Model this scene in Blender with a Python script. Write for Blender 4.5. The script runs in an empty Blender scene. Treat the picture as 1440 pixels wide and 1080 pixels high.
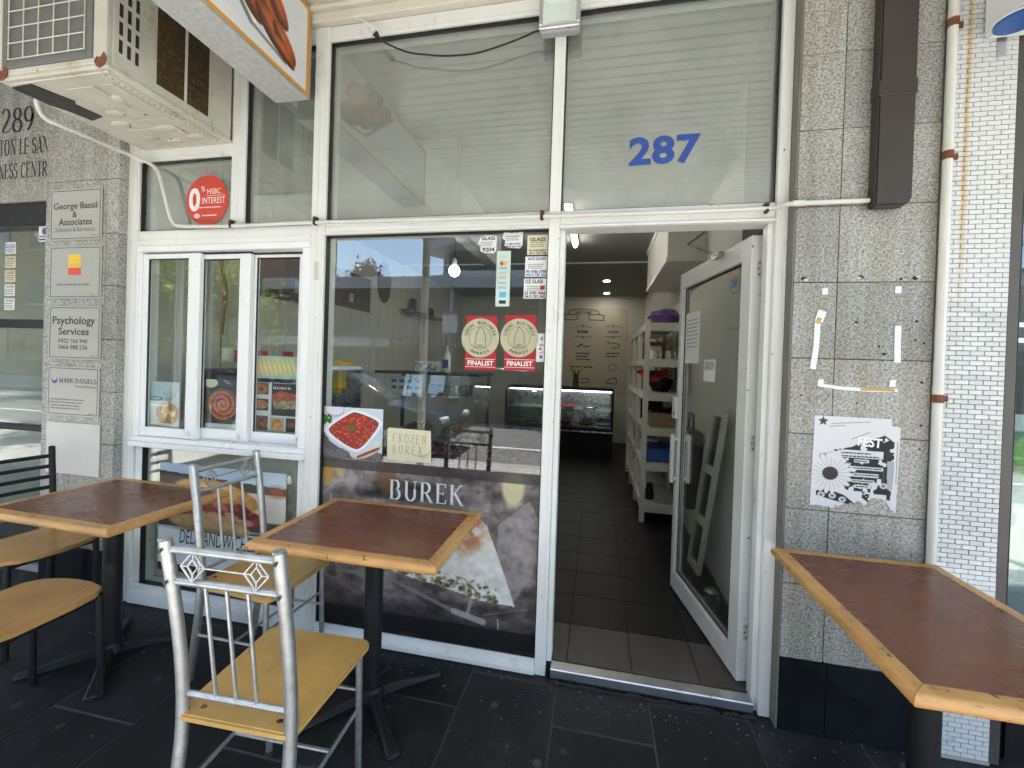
import bpy, bmesh, math, random
import numpy as np
from mathutils import Vector, Matrix
random.seed(7); RNG = np.random.default_rng(11)
sc = bpy.context.scene
COL = sc.collection
R = math.radians

# ------------------------------------------------------------------ camera
F_PX, CY_PX, YAW, PITCH, ROLL = 596.862, 518.519, -0.199456, -0.00883, 0.032514
CAM = Vector((0.0, -1.97521, 1.45))
_f = Vector((math.sin(YAW)*math.cos(PITCH), math.cos(YAW)*math.cos(PITCH), math.sin(PITCH)))
_r = Vector((math.cos(YAW), -math.sin(YAW), 0)); _u = _r.cross(_f)
_R = math.cos(ROLL)*_r + math.sin(ROLL)*_u
_U = -math.sin(ROLL)*_r + math.cos(ROLL)*_u
cam_d = bpy.data.cameras.new('camera'); cam = bpy.data.objects.new('camera', cam_d); COL.objects.link(cam)
cam_d.sensor_width = 36; cam_d.lens = F_PX/1440*36; cam_d.shift_y = -(540-CY_PX)/1440
cam_d.clip_start = 0.02; cam_d.clip_end = 500
m = Matrix((_R, _U, -_f)).transposed().to_4x4(); m.translation = CAM; cam.matrix_world = m
sc.camera = cam
def _ray(px, py): return _R*((px-720)/F_PX) + _U*(-(py-CY_PX)/F_PX) + _f
def onY(px, py, y=0.0): d = _ray(px, py); return CAM + d*((y-CAM.y)/d.y)      # photo pixel -> point on a wall plane
def onZ(px, py, z=0.0): d = _ray(px, py); return CAM + d*((z-CAM.z)/d.z)      # photo pixel -> point on a level plane

# ------------------------------------------------------------------ sky, sun, exposure
SUN_EL, SUN_ROT = R(60), R(197)      # high sun from the street side: the awning keeps the shopfront in shade
w = bpy.data.worlds.new('World'); sc.world = w; w.use_nodes = True
nt = w.node_tree; bg = nt.nodes['Background']
sky = nt.nodes.new('ShaderNodeTexSky'); sky.sky_type = 'NISHITA'; sky.sun_disc = False
sky.sun_elevation = SUN_EL; sky.sun_rotation = SUN_ROT; sky.air_density = 1.0; sky.dust_density = 0.6
nt.links.new(sky.outputs[0], bg.inputs[0]); bg.inputs[1].default_value = 0.12
sd = Vector((math.sin(SUN_ROT)*math.cos(SUN_EL), math.cos(SUN_ROT)*math.cos(SUN_EL), math.sin(SUN_EL)))
sl = bpy.data.lights.new('sun', 'SUN'); sl.energy = 4.5; sl.angle = R(0.5); sl.color = (1, .95, .87)
so = bpy.data.objects.new('sun', sl); COL.objects.link(so); so.rotation_euler = sd.to_track_quat('Z', 'Y').to_euler()
vs = sc.view_settings; vs.view_transform = 'Standard'; vs.look = 'None'; vs.gamma = 1; vs.use_curve_mapping = False
vs.exposure = 2.92
cy = sc.cycles
cy.max_bounces = 10; cy.diffuse_bounces = 5; cy.glossy_bounces = 4; cy.transmission_bounces = 6; cy.transparent_max_bounces = 24
cy.caustics_reflective = False; cy.caustics_refractive = False; cy.sample_clamp_indirect = 6
cy.use_denoising = True
try: cy.denoiser = 'OPENIMAGEDENOISE'
except Exception: pass

# ------------------------------------------------------------------ materials
def lin(c): return tuple((x/12.92 if x <= .04045 else ((x+.055)/1.055)**2.4) for x in c)
def hexc(r, g, b): return lin((r/255, g/255, b/255))
MATS = {}
def newmat(name):
    mt = bpy.data.materials.new(name); mt.use_nodes = True; n = mt.node_tree
    p = n.nodes['Principled BSDF']; MATS[name] = mt
    return mt, n, p
def node(n, t, **k):
    x = n.nodes.new(t)
    for a, b in k.items():
        if a in x.inputs.keys(): x.inputs[a].default_value = b
        else: setattr(x, a, b)
    return x
def L(n, a, b): n.links.new(a, b)
def noise(n, scale, detail=3, rough=.6, vec=None, dist=0):
    x = n.nodes.new('ShaderNodeTexNoise'); x.inputs['Scale'].default_value = scale; x.inputs['Detail'].default_value = detail
    x.inputs['Roughness'].default_value = rough; x.inputs['Distortion'].default_value = dist
    if vec is not None: L(n, vec, x.inputs['Vector'])
    return x
def posn(n, scale=(1, 1, 1)):
    g = n.nodes.new('ShaderNodeNewGeometry'); mp = n.nodes.new('ShaderNodeMapping'); mp.inputs['Scale'].default_value = scale
    L(n, g.outputs['Position'], mp.inputs['Vector']); return mp.outputs[0]
def ramp(n, fac, stops):
    r = n.nodes.new('ShaderNodeValToRGB'); e = r.color_ramp.elements
    while len(e) < len(stops): e.new(.5)
    for q, (t, c) in zip(e, stops): q.position = t; q.color = (*c, 1) if len(c) == 3 else c
    L(n, fac, r.inputs[0]); return r.outputs[0]
def mixc(n, fac, a, b, mode='MIX'):
    x = n.nodes.new('ShaderNodeMix'); x.data_type = 'RGBA'; x.blend_type = mode
    for s, v in ((0, fac), (6, a), (7, b)):
        if isinstance(v, (int, float)): x.inputs[s].default_value = v
        elif isinstance(v, tuple): x.inputs[s].default_value = (*v, 1)
        else: L(n, v, x.inputs[s])
    return x.outputs[2]
def bump(n, p, h, strength=.3, dist=.002):
    b = n.nodes.new('ShaderNodeBump'); b.inputs['Strength'].default_value = strength; b.inputs['Distance'].default_value = dist
    L(n, h, b.inputs['Height']); L(n, b.outputs[0], p.inputs['Normal'])
def plain(name, col, rough=.5, metal=0, var=.12, vs=6, bmp=0, bs=120, stretch=(1, 1, 1), spec=.5, dirt=None, rvar=.12, chips=None, streak=None):
    """colour broken up by two scales of noise, uneven gloss, optional relief and dirt blotches"""
    mt, n, p = newmat(name); v = posn(n, stretch)
    a = noise(n, vs, 4, .62, v)
    c = ramp(n, a.outputs[0], [(.25, tuple(x*(1-var) for x in col)), (.75, tuple(min(1, x*(1+var*.6)) for x in col))])
    if dirt:
        d = noise(n, dirt[1], 6, .7, v); f = ramp(n, d.outputs[0], [(dirt[2], (0, 0, 0)), (min(1, dirt[2]+.14), (1, 1, 1))])
        c = mixc(n, f, c, dirt[0])
    if streak:                                                     # long fine scratches / grain: (colour, mapping scale, threshold)
        d = noise(n, 1, 5, .7, posn(n, streak[1])); c = mixc(n, ramp(n, d.outputs[0], [(streak[2], (0, 0, 0)), (streak[2]+.05, (1, 1, 1))]), c, streak[0])
    if chips:                                                      # small knocks and specks: (colour, scale, threshold)
        d = noise(n, chips[1], 3, .55, posn(n)); c = mixc(n, ramp(n, d.outputs[0], [(chips[2], (0, 0, 0)), (chips[2]+.015, (1, 1, 1))]), c, chips[0])
    L(n, c, p.inputs['Base Color'])
    rr = noise(n, vs*3.3, 3, .6, v); mr = n.nodes.new('ShaderNodeMapRange')
    mr.inputs[3].default_value = max(.02, rough-rvar); mr.inputs[4].default_value = min(1, rough+rvar)
    L(n, rr.outputs[0], mr.inputs[0]); L(n, mr.outputs[0], p.inputs['Roughness'])
    p.inputs['Metallic'].default_value = metal; p.inputs['Specular IOR Level'].default_value = spec
    if bmp: bump(n, p, noise(n, bs, 4, .6, v).outputs[0], bmp)
    return mt
WHITE = plain('white_paint', (.75, .755, .72), .38, var=.09, vs=3, bmp=.25, bs=45, stretch=(1, 1, .35), dirt=((.46, .43, .36), 7, .60), chips=((.20, .18, .15), 38, .712), streak=((.52, .50, .45), (60, 60, 2.5), .66))
WHITE2 = plain('white_powdercoat', (.79, .80, .80), .3, var=.05, vs=3, stretch=(1, 1, .4), dirt=((.55, .53, .48), 9, .66), chips=((.28, .27, .25), 45, .75))
DOORW = plain('white_door_paint', (.70, .71, .68), .36, var=.09, vs=4, bmp=.15, bs=50, stretch=(1, 1, .3), dirt=((.42, .40, .35), 12, .66), chips=((.14, .13, .11), 34, .70))
CREAM = plain('cream_paint', (.66, .63, .54), .45, var=.12, vs=4, dirt=((.30, .25, .17), 9, .66))
SOFFIT = plain('soffit_paint', (.80, .80, .77), .5, var=.06, vs=2)
GASKET = plain('black_gasket', (.012, .012, .012), .5)
BLACK = plain('black_metal_paint', (.010, .010, .011), .5, var=.3, vs=20, spec=.3, dirt=((.05, .047, .043), 30, .68))
DARKF = plain('dark_bronze_frame', (.075, .065, .055), .42, var=.15, vs=5)
ALU = plain('mill_aluminium', (.55, .56, .57), .38, 1, var=.18, vs=14, dirt=((.2, .19, .18), 16, .6))
CHROME = plain('worn_silver_tube', (.44, .45, .45), .42, .85, var=.28, vs=30, bmp=.1, bs=90, dirt=((.22, .21, .2), 35, .66))
SEATY = plain('yellow_laminate', (.49, .30, .088), .34, var=.22, vs=5, dirt=((.33, .20, .06), 6, .60), bmp=.06, bs=40, streak=((.36, .21, .06), (120, 6, 6), .64), chips=((.12, .07, .03), 48, .745))
SEATW = plain('honey_wood_ply', (.46, .25, .078), .34, var=.26, vs=5, dirt=((.30, .14, .04), 8, .62), streak=((.27, .12, .035), (130, 5, 20), .58), chips=((.10, .05, .02), 50, .75))
LAMI = plain('brown_laminate', (.150, .052, .022), .26, var=.16, spec=.32, vs=3, stretch=(1, 2.2, 1), dirt=((.115, .043, .025), 4, .62), rvar=.12, streak=((.085, .032, .020), (7, 170, 7), .60), chips=((.22, .12, .08), 60, .775))
EDGE = plain('oak_edging', (.53, .285, .095), .40, var=.32, vs=6, stretch=(1, 1, 3), bmp=.3, bs=60, dirt=((.34, .16, .045), 9, .58), streak=((.30, .14, .04), (20, 20, 160), .60), chips=((.055, .03, .018), 42, .675))
RUST = plain('rusty_steel', (.19, .065, .025), .85, var=.5, vs=40, bmp=.5, bs=120)
PVC = plain('white_pvc', (.66, .66, .62), .42, var=.1, vs=8, stretch=(1, 1, .4), dirt=((.42, .36, .25), 12, .64))
BROWN = plain('brown_duct_paint', (.034, .027, .021), .38, var=.16, vs=6, dirt=((.09, .08, .07), 40, .68))
PLAQUE = plain('brushed_plaque', (.42, .405, .375), .36, .35, var=.06, vs=8, stretch=(1, 1, 30))
PLAQUEB = plain('blank_plaque', (.60, .58, .53), .5, .0, var=.06, vs=6)
INKD = plain('dark_ink', (.018, .018, .022), .5)
INKG = plain('grey_ink', (.14, .14, .14), .5)
PAPER = plain('paper', (.76, .76, .74), .7, var=.04, bmp=.1, bs=30)
PAPERY = plain('cream_paper', (.66, .62, .44), .75, var=.06, vs=9, bmp=.3, bs=25)
RED = plain('red_vinyl', (.40, .016, .022), .38, var=.05)
REDO = plain('orange_red_vinyl', (.62, .055, .03), .38, var=.05)
GOLD = plain('gold_foil', (.52, .49, .32), .40, .3, var=.12, vs=20)
BLUEV = plain('blue_vinyl', (.018, .06, .29), .4, var=.04)
BLUE = plain('blue_plastic', (.02, .09, .32), .35)
INKW = plain('white_ink', (.82, .82, .80), .45, var=.03)
ORANGE = plain('orange_tape', (.62, .30, .045), .5)
YEL = plain('yellow_print', (.75, .48, .03), .5)
SKYB = plain('sky_blue_print', (.12, .42, .62), .5)
TILEB = plain('black_gloss_tile', (.010, .011, .013), .14, var=.2, vs=8)
STEEL = plain('stainless', (.5, .5, .5), .28, 1, var=.08)
PLASTICR = plain('red_plastic', (.45, .012, .02), .35)
PURPLE = plain('purple_plastic_bag', (.11, .05, .19), .35, var=.3, vs=14, bmp=.6, bs=25)
CARD = plain('cardboard', (.30, .20, .10), .8, var=.1)
GREENL = plain('leaf_green', (.035, .075, .018), .5, var=.4, vs=30)
DGREEN = plain('leaf_dark_green', (.02, .045, .012), .5, var=.4, vs=20)
FLOWR = plain('red_petals', (.38, .02, .02), .6)
BARK = plain('bark', (.12, .085, .06), .9, var=.35, vs=12, bmp=.6, bs=40)
BREAD = plain('baked_pastry', (.35, .15, .04), .5, var=.45, vs=30, bmp=.5, bs=60)
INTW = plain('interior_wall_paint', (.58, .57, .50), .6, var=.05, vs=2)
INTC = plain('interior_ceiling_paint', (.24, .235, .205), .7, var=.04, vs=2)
RACKW = plain('rack_white_paint', (.60, .575, .49), .45, var=.07, vs=6)
DKINT = plain('dark_interior', (.03, .03, .028), .6)
CONC = plain('concrete', (.40, .39, .365), .85, var=.15, vs=3, bmp=.3, bs=40)
ASPH = plain('asphalt', (.13, .13, .125), .85, var=.2, vs=4, bmp=.4, bs=90)
LINEW = plain('road_line_paint', (.72, .72, .70), .7, dirt=((.3, .3, .3), 12, .62))
OPPW = plain('render_white', (.50, .51, .52), .75, var=.08, vs=1)
OPPG = plain('render_grey', (.34, .34, .33), .75, var=.08, vs=1)
CARB = plain('dark_blue_car_paint', (.010, .022, .06), .12, .3, var=.1)
CARG = plain('dark_green_car_paint', (.012, .022, .018), .14, .2, var=.1)
TYRE = plain('rubber', (.02, .02, .02), .8)
FOAM = plain('tape_white', (.74, .75, .76), .6, var=.05)
TAPEY = plain('tape_yellow', (.52, .36, .10), .6, var=.2, vs=40)
HOLE = plain('drill_hole', (.02, .018, .016), .9)
FILL = plain('mortar_filler', (.55, .54, .50), .85)

def granite():
    mt, n, p = newmat('granite'); v = posn(n)
    a = noise(n, 108, 2, .55, v, .2); b = noise(n, 215, 2, .5, v, .3); c = noise(n, 2.2, 4, .65, v)
    c1 = ramp(n, a.outputs[0], [(.33, (.05, .05, .05)), (.41, (.185, .184, .18)), (.51, (.34, .338, .325)), (.64, (.54, .535, .515))])
    c2 = ramp(n, b.outputs[0], [(.35, (.085, .085, .085)), (.47, (.265, .263, .255)), (.60, (.47, .465, .45))])
    c3 = mixc(n, .45, c1, c2)
    bl = ramp(n, c.outputs[0], [(.3, (.84, .825, .78)), (.55, (1.04, 1.05, 1.04)), (.8, (.97, .95, .90))])
    oi = node(n, 'ShaderNodeObjectInfo'); sl_ = ramp(n, oi.outputs['Random'], [(0, (.88, .88, .87)), (.5, (1, 1, .98)), (1, (1.08, 1.07, 1.03))])
    st_ = ramp(n, noise(n, 1, 4, .6, posn(n, (14, 14, .8))).outputs[0], [(.42, (.84, .82, .76)), (.56, (1, 1, 1))])
    L(n, mixc(n, 1.0, mixc(n, 1.0, mixc(n, 1.0, c3, bl, 'MULTIPLY'), sl_, 'MULTIPLY'), st_, 'MULTIPLY'), p.inputs['Base Color'])
    p.inputs['Roughness'].default_value = .36; bump(n, p, a.outputs[0], .08)
    return mt
GRAN = granite()
def slate():
    mt, n, p = newmat('slate_paver'); v = posn(n)
    a = noise(n, 4, 6, .68, v); b = noise(n, 45, 4, .7, v)
    c1 = ramp(n, a.outputs[0], [(.25, (.0055, .006, .006)), (.50, (.0115, .0125, .0125)), (.64, (.024, .0245, .024)), (.80, (.055, .054, .050))])
    vo = node(n, 'ShaderNodeTexVoronoi', Scale=5.5, Randomness=1.0); L(n, v, vo.inputs['Vector'])
    gum = ramp(n, vo.outputs['Distance'], [(.085, (1, 1, 1)), (.105, (0, 0, 0))])
    sp = ramp(n, noise(n, 70, 2, .4, v).outputs[0], [(.735, (0, 0, 0)), (.755, (1, 1, 1))])
    scr = ramp(n, noise(n, 1, 4, .7, posn(n, (30, 3, 1))).outputs[0], [(.64, (0, 0, 0)), (.72, (1, 1, 1))])
    c2 = mixc(n, sp, mixc(n, .25, c1, ramp(n, b.outputs[0], [(.3, (.010, .010, .010)), (.7, (.045, .045, .044))])), (.10, .10, .095))
    c2 = mixc(n, scr, c2, (.045, .045, .043)); c2 = mixc(n, gum, c2, (.055, .054, .05))
    oi = node(n, 'ShaderNodeObjectInfo'); f = ramp(n, oi.outputs['Random'], [(0, (.55, .55, .55)), (1, (1.3, 1.3, 1.3))])
    L(n, mixc(n, 1.0, c2, f, 'MULTIPLY'), p.inputs['Base Color'])
    L(n, ramp(n, a.outputs[0], [(.3, (.42,)*3), (.75, (.66,)*3)]), p.inputs['Roughness']); p.inputs['Specular IOR Level'].default_value = .22; bump(n, p, b.outputs[0], .4, .003)
    return mt
SLATE = slate()
def floor_tile(name, col):
    mt, n, p = newmat(name); v = posn(n); a = noise(n, 7, 5, .65, v)
    c1 = ramp(n, a.outputs[0], [(.25, tuple(x*.7 for x in col)), (.75, tuple(x*1.2 for x in col))])
    oi = node(n, 'ShaderNodeObjectInfo'); f = ramp(n, oi.outputs['Random'], [(0, (.8, .8, .8)), (1, (1, 1, 1))])
    L(n, mixc(n, 1.0, c1, f, 'MULTIPLY'), p.inputs['Base Color'])
    L(n, ramp(n, a.outputs[0], [(.3, (.36,)*3), (.7, (.48,)*3)]), p.inputs['Roughness']); p.inputs['Specular IOR Level'].default_value = .25; return mt
FTILE = floor_tile('dark_floor_tile', (.013, .0125, .011)); FTILE2 = floor_tile('taupe_floor_tile', (.085, .073, .06))
def mosaic():
    mt, n, p = newmat('white_brick_tile'); v = posn(n)
    oi = node(n, 'ShaderNodeObjectInfo'); f = ramp(n, oi.outputs['Random'], [(0, (.54, .555, .555)), (1, (.67, .675, .67))])
    a = noise(n, 9, 5, .65, v)
    c = mixc(n, ramp(n, a.outputs[0], [(.58, (0, 0, 0)), (.72, (1, 1, 1))]), f, (.50, .49, .47))
    # rust run-off stain, a narrow wandering vertical streak below the old bracket
    g = n.nodes.new('ShaderNodeNewGeometry'); s = n.nodes.new('ShaderNodeSeparateXYZ'); L(n, g.outputs['Position'], s.inputs[0])
    wn = noise(n, 3, 3, .6, posn(n, (.2, .2, 1)))
    def mth(op, a_, b_):
        q = n.nodes.new('ShaderNodeMath'); q.operation = op
        for i, x in enumerate((a_, b_)):
            if isinstance(x, (int, float)): q.inputs[i].default_value = x
            else: L(n, x, q.inputs[i])
        return q.outputs[0]
    dx = mth('ABSOLUTE', mth('SUBTRACT', mth('SUBTRACT', s.outputs[0], 1.335), mth('MULTIPLY', mth('SUBTRACT', wn.outputs[0], .5), .016)), 0)
    near = mth('SUBTRACT', 1, mth('MINIMUM', mth('DIVIDE', dx, .014), 1))
    hi = mth('MINIMUM', mth('MAXIMUM', mth('DIVIDE', mth('SUBTRACT', s.outputs[2], 1.62), .5), 0), 1)
    c = mixc(n, mth('MULTIPLY', mth('MULTIPLY', near, hi), .85), c, (.50, .31, .085))
    L(n, c, p.inputs['Base Color']); p.inputs['Roughness'].default_value = .32; return mt
MOSA = mosaic()
def glass(name, ior, tint=(.96, .985, .97), dust_haze=0.0):
    """clear pane: physical Fresnel mirror over straight transmission, on both faces of the slab"""
    mt, n, p = newmat(name); n.nodes.remove(p); out = n.nodes['Material Output']
    g = n.nodes.new('ShaderNodeNewGeometry'); mr = n.nodes.new('ShaderNodeMapRange')
    mr.inputs[3].default_value = ior; mr.inputs[4].default_value = 1/ior; L(n, g.outputs['Backfacing'], mr.inputs[0])
    fr = n.nodes.new('ShaderNodeFresnel'); L(n, mr.outputs[0], fr.inputs[0])
    tr = n.nodes.new('ShaderNodeBsdfTransparent'); tr.inputs[0].default_value = (*tint, 1)
    gl = n.nodes.new('ShaderNodeBsdfGlossy'); gl.inputs['Roughness'].default_value = 0.0; gl.inputs[0].default_value = (1, 1, 1, 1)
    wv = noise(n, 1.6, 2, .5, posn(n)); b = n.nodes.new('ShaderNodeBump'); b.inputs['Strength'].default_value = .012; b.inputs['Distance'].default_value = .02
    L(n, wv.outputs[0], b.inputs['Height']); L(n, b.outputs[0], gl.inputs['Normal'])
    mx = n.nodes.new('ShaderNodeMixShader'); L(n, fr.outputs[0], mx.inputs[0]); L(n, tr.outputs[0], mx.inputs[1]); L(n, gl.outputs[0], mx.inputs[2])
    last = mx.outputs[0]
    if dust_haze:  # dust film; on the upper panes also haze making up reflected brightness
        df = n.nodes.new('ShaderNodeBsdfDiffuse'); df.inputs[0].default_value = (.58, .61, .56, 1)
        m2 = n.nodes.new('ShaderNodeMixShader'); d = ramp(n, noise(n, 3, 6, .7, posn(n)).outputs[0], [(.35, (dust_haze*.4,)*3), (.75, (dust_haze,)*3)])
        L(n, d, m2.inputs[0]); L(n, last, m2.inputs[1]); L(n, df.outputs[0], m2.inputs[2]); last = m2.outputs[0]
    L(n, last, out.inputs[0]); return mt
GLASS = glass('window_glass', 1.6, dust_haze=.012); GLASSU = glass('upper_window_glass', 2.1, (.89, .93, .90), dust_haze=.30); GLASSE = glass('entrance_glass', 1.38); GLASSI = glass('showcase_glass', 1.45)
def emit(name, col, s):
    mt, n, p = newmat(name); p.inputs['Base Color'].default_value = (.8, .8, .8, 1)
    p.inputs['Emission Color'].default_value = (*col, 1); p.inputs['Emission Strength'].default_value = s; return mt
LTUBE = emit('lit_tube', (1, .97, .9), 6.0); LBULB = emit('lit_bulb', (1, .96, .9), 3.5); LDOWN = emit('lit_downlight', (1, .93, .8), 18); LLED = emit('lit_led', (.95, .98, 1), 1.2)
def attr_mat(name, rough=.4, bmp=0):
    mt, n, p = newmat(name); a = n.nodes.new('ShaderNodeAttribute'); a.attribute_name = 'Col'; L(n, a.outputs[0], p.inputs['Base Color'])
    p.inputs['Roughness'].default_value = rough
    if bmp: bump(n, p, noise(n, 20, 3, .6, posn(n)).outputs[0], bmp)
    return mt
PRINT = attr_mat('printed_sheet', .42); PRINTM = attr_mat('printed_matt_paper', .75, .25)
# ------------------------------------------------------------------ geometry helpers
WL = {}                                                            # world position of every object made (roots stand unrotated while built)
def _link(o, name, parent, at):
    COL.objects.link(o)
    if parent is not None:
        o.parent = parent; o.location = Vector(at)-WL[parent.name]
    else: o.location = at
    WL[o.name] = Vector(at); return o
def thing(name, at=(0, 0, 0), label=None, cat=None, group=None, kind=None):
    o = _link(bpy.data.objects.new(name, None), name, None, at); o.empty_display_size = .05
    return tag(o, label, cat, group, kind)
def tag(o, label=None, cat=None, group=None, kind=None):
    for k, v in (('label', label), ('category', cat), ('group', group), ('kind', kind)):
        if v: o[k] = v
    return o
class B:
    """collects shapes into one mesh"""
    def __init__(s): s.v = []; s.f = []
    def add(s, vs, fs):
        k = len(s.v); s.v += [tuple(x) for x in vs]; s.f += [tuple(i+k for i in f) for f in fs]; return s
    def box(s, x0, x1, y0, y1, z0, z1):
        return s.add([(x0, y0, z0), (x1, y0, z0), (x1, y1, z0), (x0, y1, z0), (x0, y0, z1), (x1, y0, z1), (x1, y1, z1), (x0, y1, z1)],
                     [(0, 3, 2, 1), (4, 5, 6, 7), (0, 1, 5, 4), (1, 2, 6, 5), (2, 3, 7, 6), (3, 0, 4, 7)])
    def tube(s, pts, r, n=10, ry=None, cap=True):
        pts = [Vector(p) for p in pts]; rs = r if isinstance(r, (list, tuple)) else [r]*len(pts); k = len(s.v); nrm = None
        for i, p in enumerate(pts):
            t = ((pts[i+1] if i+1 < len(pts) else p)-(pts[i-1] if i else p)).normalized()
            if nrm is None:
                up = Vector((0, 0, 1)) if abs(t.z) < .9 else Vector((1, 0, 0)); nrm = (up-t*up.dot(t)).normalized()
            else: nrm = (nrm-t*nrm.dot(t)).normalized()
            bn = t.cross(nrm); q = ry if ry else rs[i]
            for j in range(n):
                a = 2*math.pi*j/n; s.v.append(tuple(p+nrm*(rs[i]*math.cos(a))+bn*((q if ry else rs[i])*math.sin(a))))
        for i in range(len(pts)-1):
            for j in range(n):
                a, b = k+i*n+j, k+i*n+(j+1) % n; s.f.append((a, b, b+n, a+n))
        if cap: s.f.append(tuple(k+j for j in range(n-1, -1, -1))); e = k+(len(pts)-1)*n; s.f.append(tuple(e+j for j in range(n)))
        return s
    def lathe(s, prof, c=(0, 0, 0), n=20, cap=True):
        k = len(s.v)
        for r, z in prof:
            for j in range(n): a = 2*math.pi*j/n; s.v.append((c[0]+r*math.cos(a), c[1]+r*math.sin(a), c[2]+z))
        for i in range(len(prof)-1):
            for j in range(n): a, b = k+i*n+j, k+i*n+(j+1) % n; s.f.append((a, b, b+n, a+n))
        if cap: s.f.append(tuple(k+j for j in range(n-1, -1, -1))); e = k+(len(prof)-1)*n; s.f.append(tuple(e+j for j in range(n)))
        return s
    def prism(s, poly, a0, a1, ax='y'):
        """poly in the two remaining axes, extruded a0..a1 along ax"""
        n = len(poly); f = {'y': lambda u, v, a: (u, a, v), 'z': lambda u, v, a: (u, v, a), 'x': lambda u, v, a: (a, u, v)}[ax]
        return s.add([f(u, v, a0) for u, v in poly]+[f(u, v, a1) for u, v in poly],
                     [tuple(range(n)), tuple(range(2*n-1, n-1, -1))]+[(i, i+n, (i+1) % n+n, (i+1) % n) for i in range(n)])
    def disc(s, c, r, y, n=32, rz=None):
        return s.prism([(c[0]+r*math.cos(2*math.pi*i/n), c[1]+(rz or r)*math.sin(2*math.pi*i/n)) for i in range(n)], y, y+.0006)
    def ball(s, c, rx, ry=None, rz=None, n=14, m_=8):
        ry = ry or rx; rz = rz or rx; k = len(s.v)
        for i in range(1, m_):
            t = math.pi*i/m_
            for j in range(n): a = 2*math.pi*j/n; s.v.append((c[0]+rx*math.sin(t)*math.cos(a), c[1]+ry*math.sin(t)*math.sin(a), c[2]+rz*math.cos(t)))
        s.v += [(c[0], c[1], c[2]+rz), (c[0], c[1], c[2]-rz)]; T = k+(m_-1)*n
        for i in range(m_-2):
            for j in range(n): a, b = k+i*n+j, k+i*n+(j+1) % n; s.f.append((a, a+n, b+n, b))
        for j in range(n): s.f.append((T, k+j, k+(j+1) % n)); s.f.append((T+1, k+(m_-2)*n+(j+1) % n, k+(m_-2)*n+j))
        return s
    def build(s, name, mat, parent=None, bev=0, smooth=False, label=None, cat=None, group=None, kind=None, seg=1, fix=True):
        P = np.array(s.v); c = (P.min(0)+P.max(0))/2
        if parent is None: c[2] = P.min(0)[2]
        me = bpy.data.meshes.new(name); me.from_pydata((P-c).tolist(), [], s.f)
        if bev or fix:
            bm = bmesh.new(); bm.from_mesh(me)
            if fix: bmesh.ops.recalc_face_normals(bm, faces=bm.faces)
            if bev: bmesh.ops.bevel(bm, geom=[e for e in bm.edges if len(e.link_faces) == 2 and e.calc_face_angle(0) > .5], offset=bev, segments=seg, affect='EDGES', clamp_overlap=True)
            bm.to_mesh(me); bm.free()
        me.materials.append(mat)
        if smooth:
            me.polygons.foreach_set('use_smooth', [True]*len(me.polygons))
            me.set_sharp_from_angle(angle=R(40))
        o = _link(bpy.data.objects.new(name, me), name, parent, c)
        return tag(o, label, cat, group, kind)
def box(name, x0, x1, y0, y1, z0, z1, mat, parent=None, bev=0, **k):
    return B().box(min(x0, x1), max(x0, x1), min(y0, y1), max(y0, y1), min(z0, z1), max(z0, z1)).build(name, mat, parent, bev, **k)
def dup(root, loc, rz=0, label=None, group=None):
    r = root.copy(); COL.objects.link(r); r.location = loc; r.rotation_euler = (0, 0, rz)
    if label: r['label'] = label
    if group: r['group'] = group
    for ch in list(root.children):
        c = ch.copy(); COL.objects.link(c); c.parent = r
        for g in ch.children: d = g.copy(); COL.objects.link(d); d.parent = c
    return r

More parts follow.
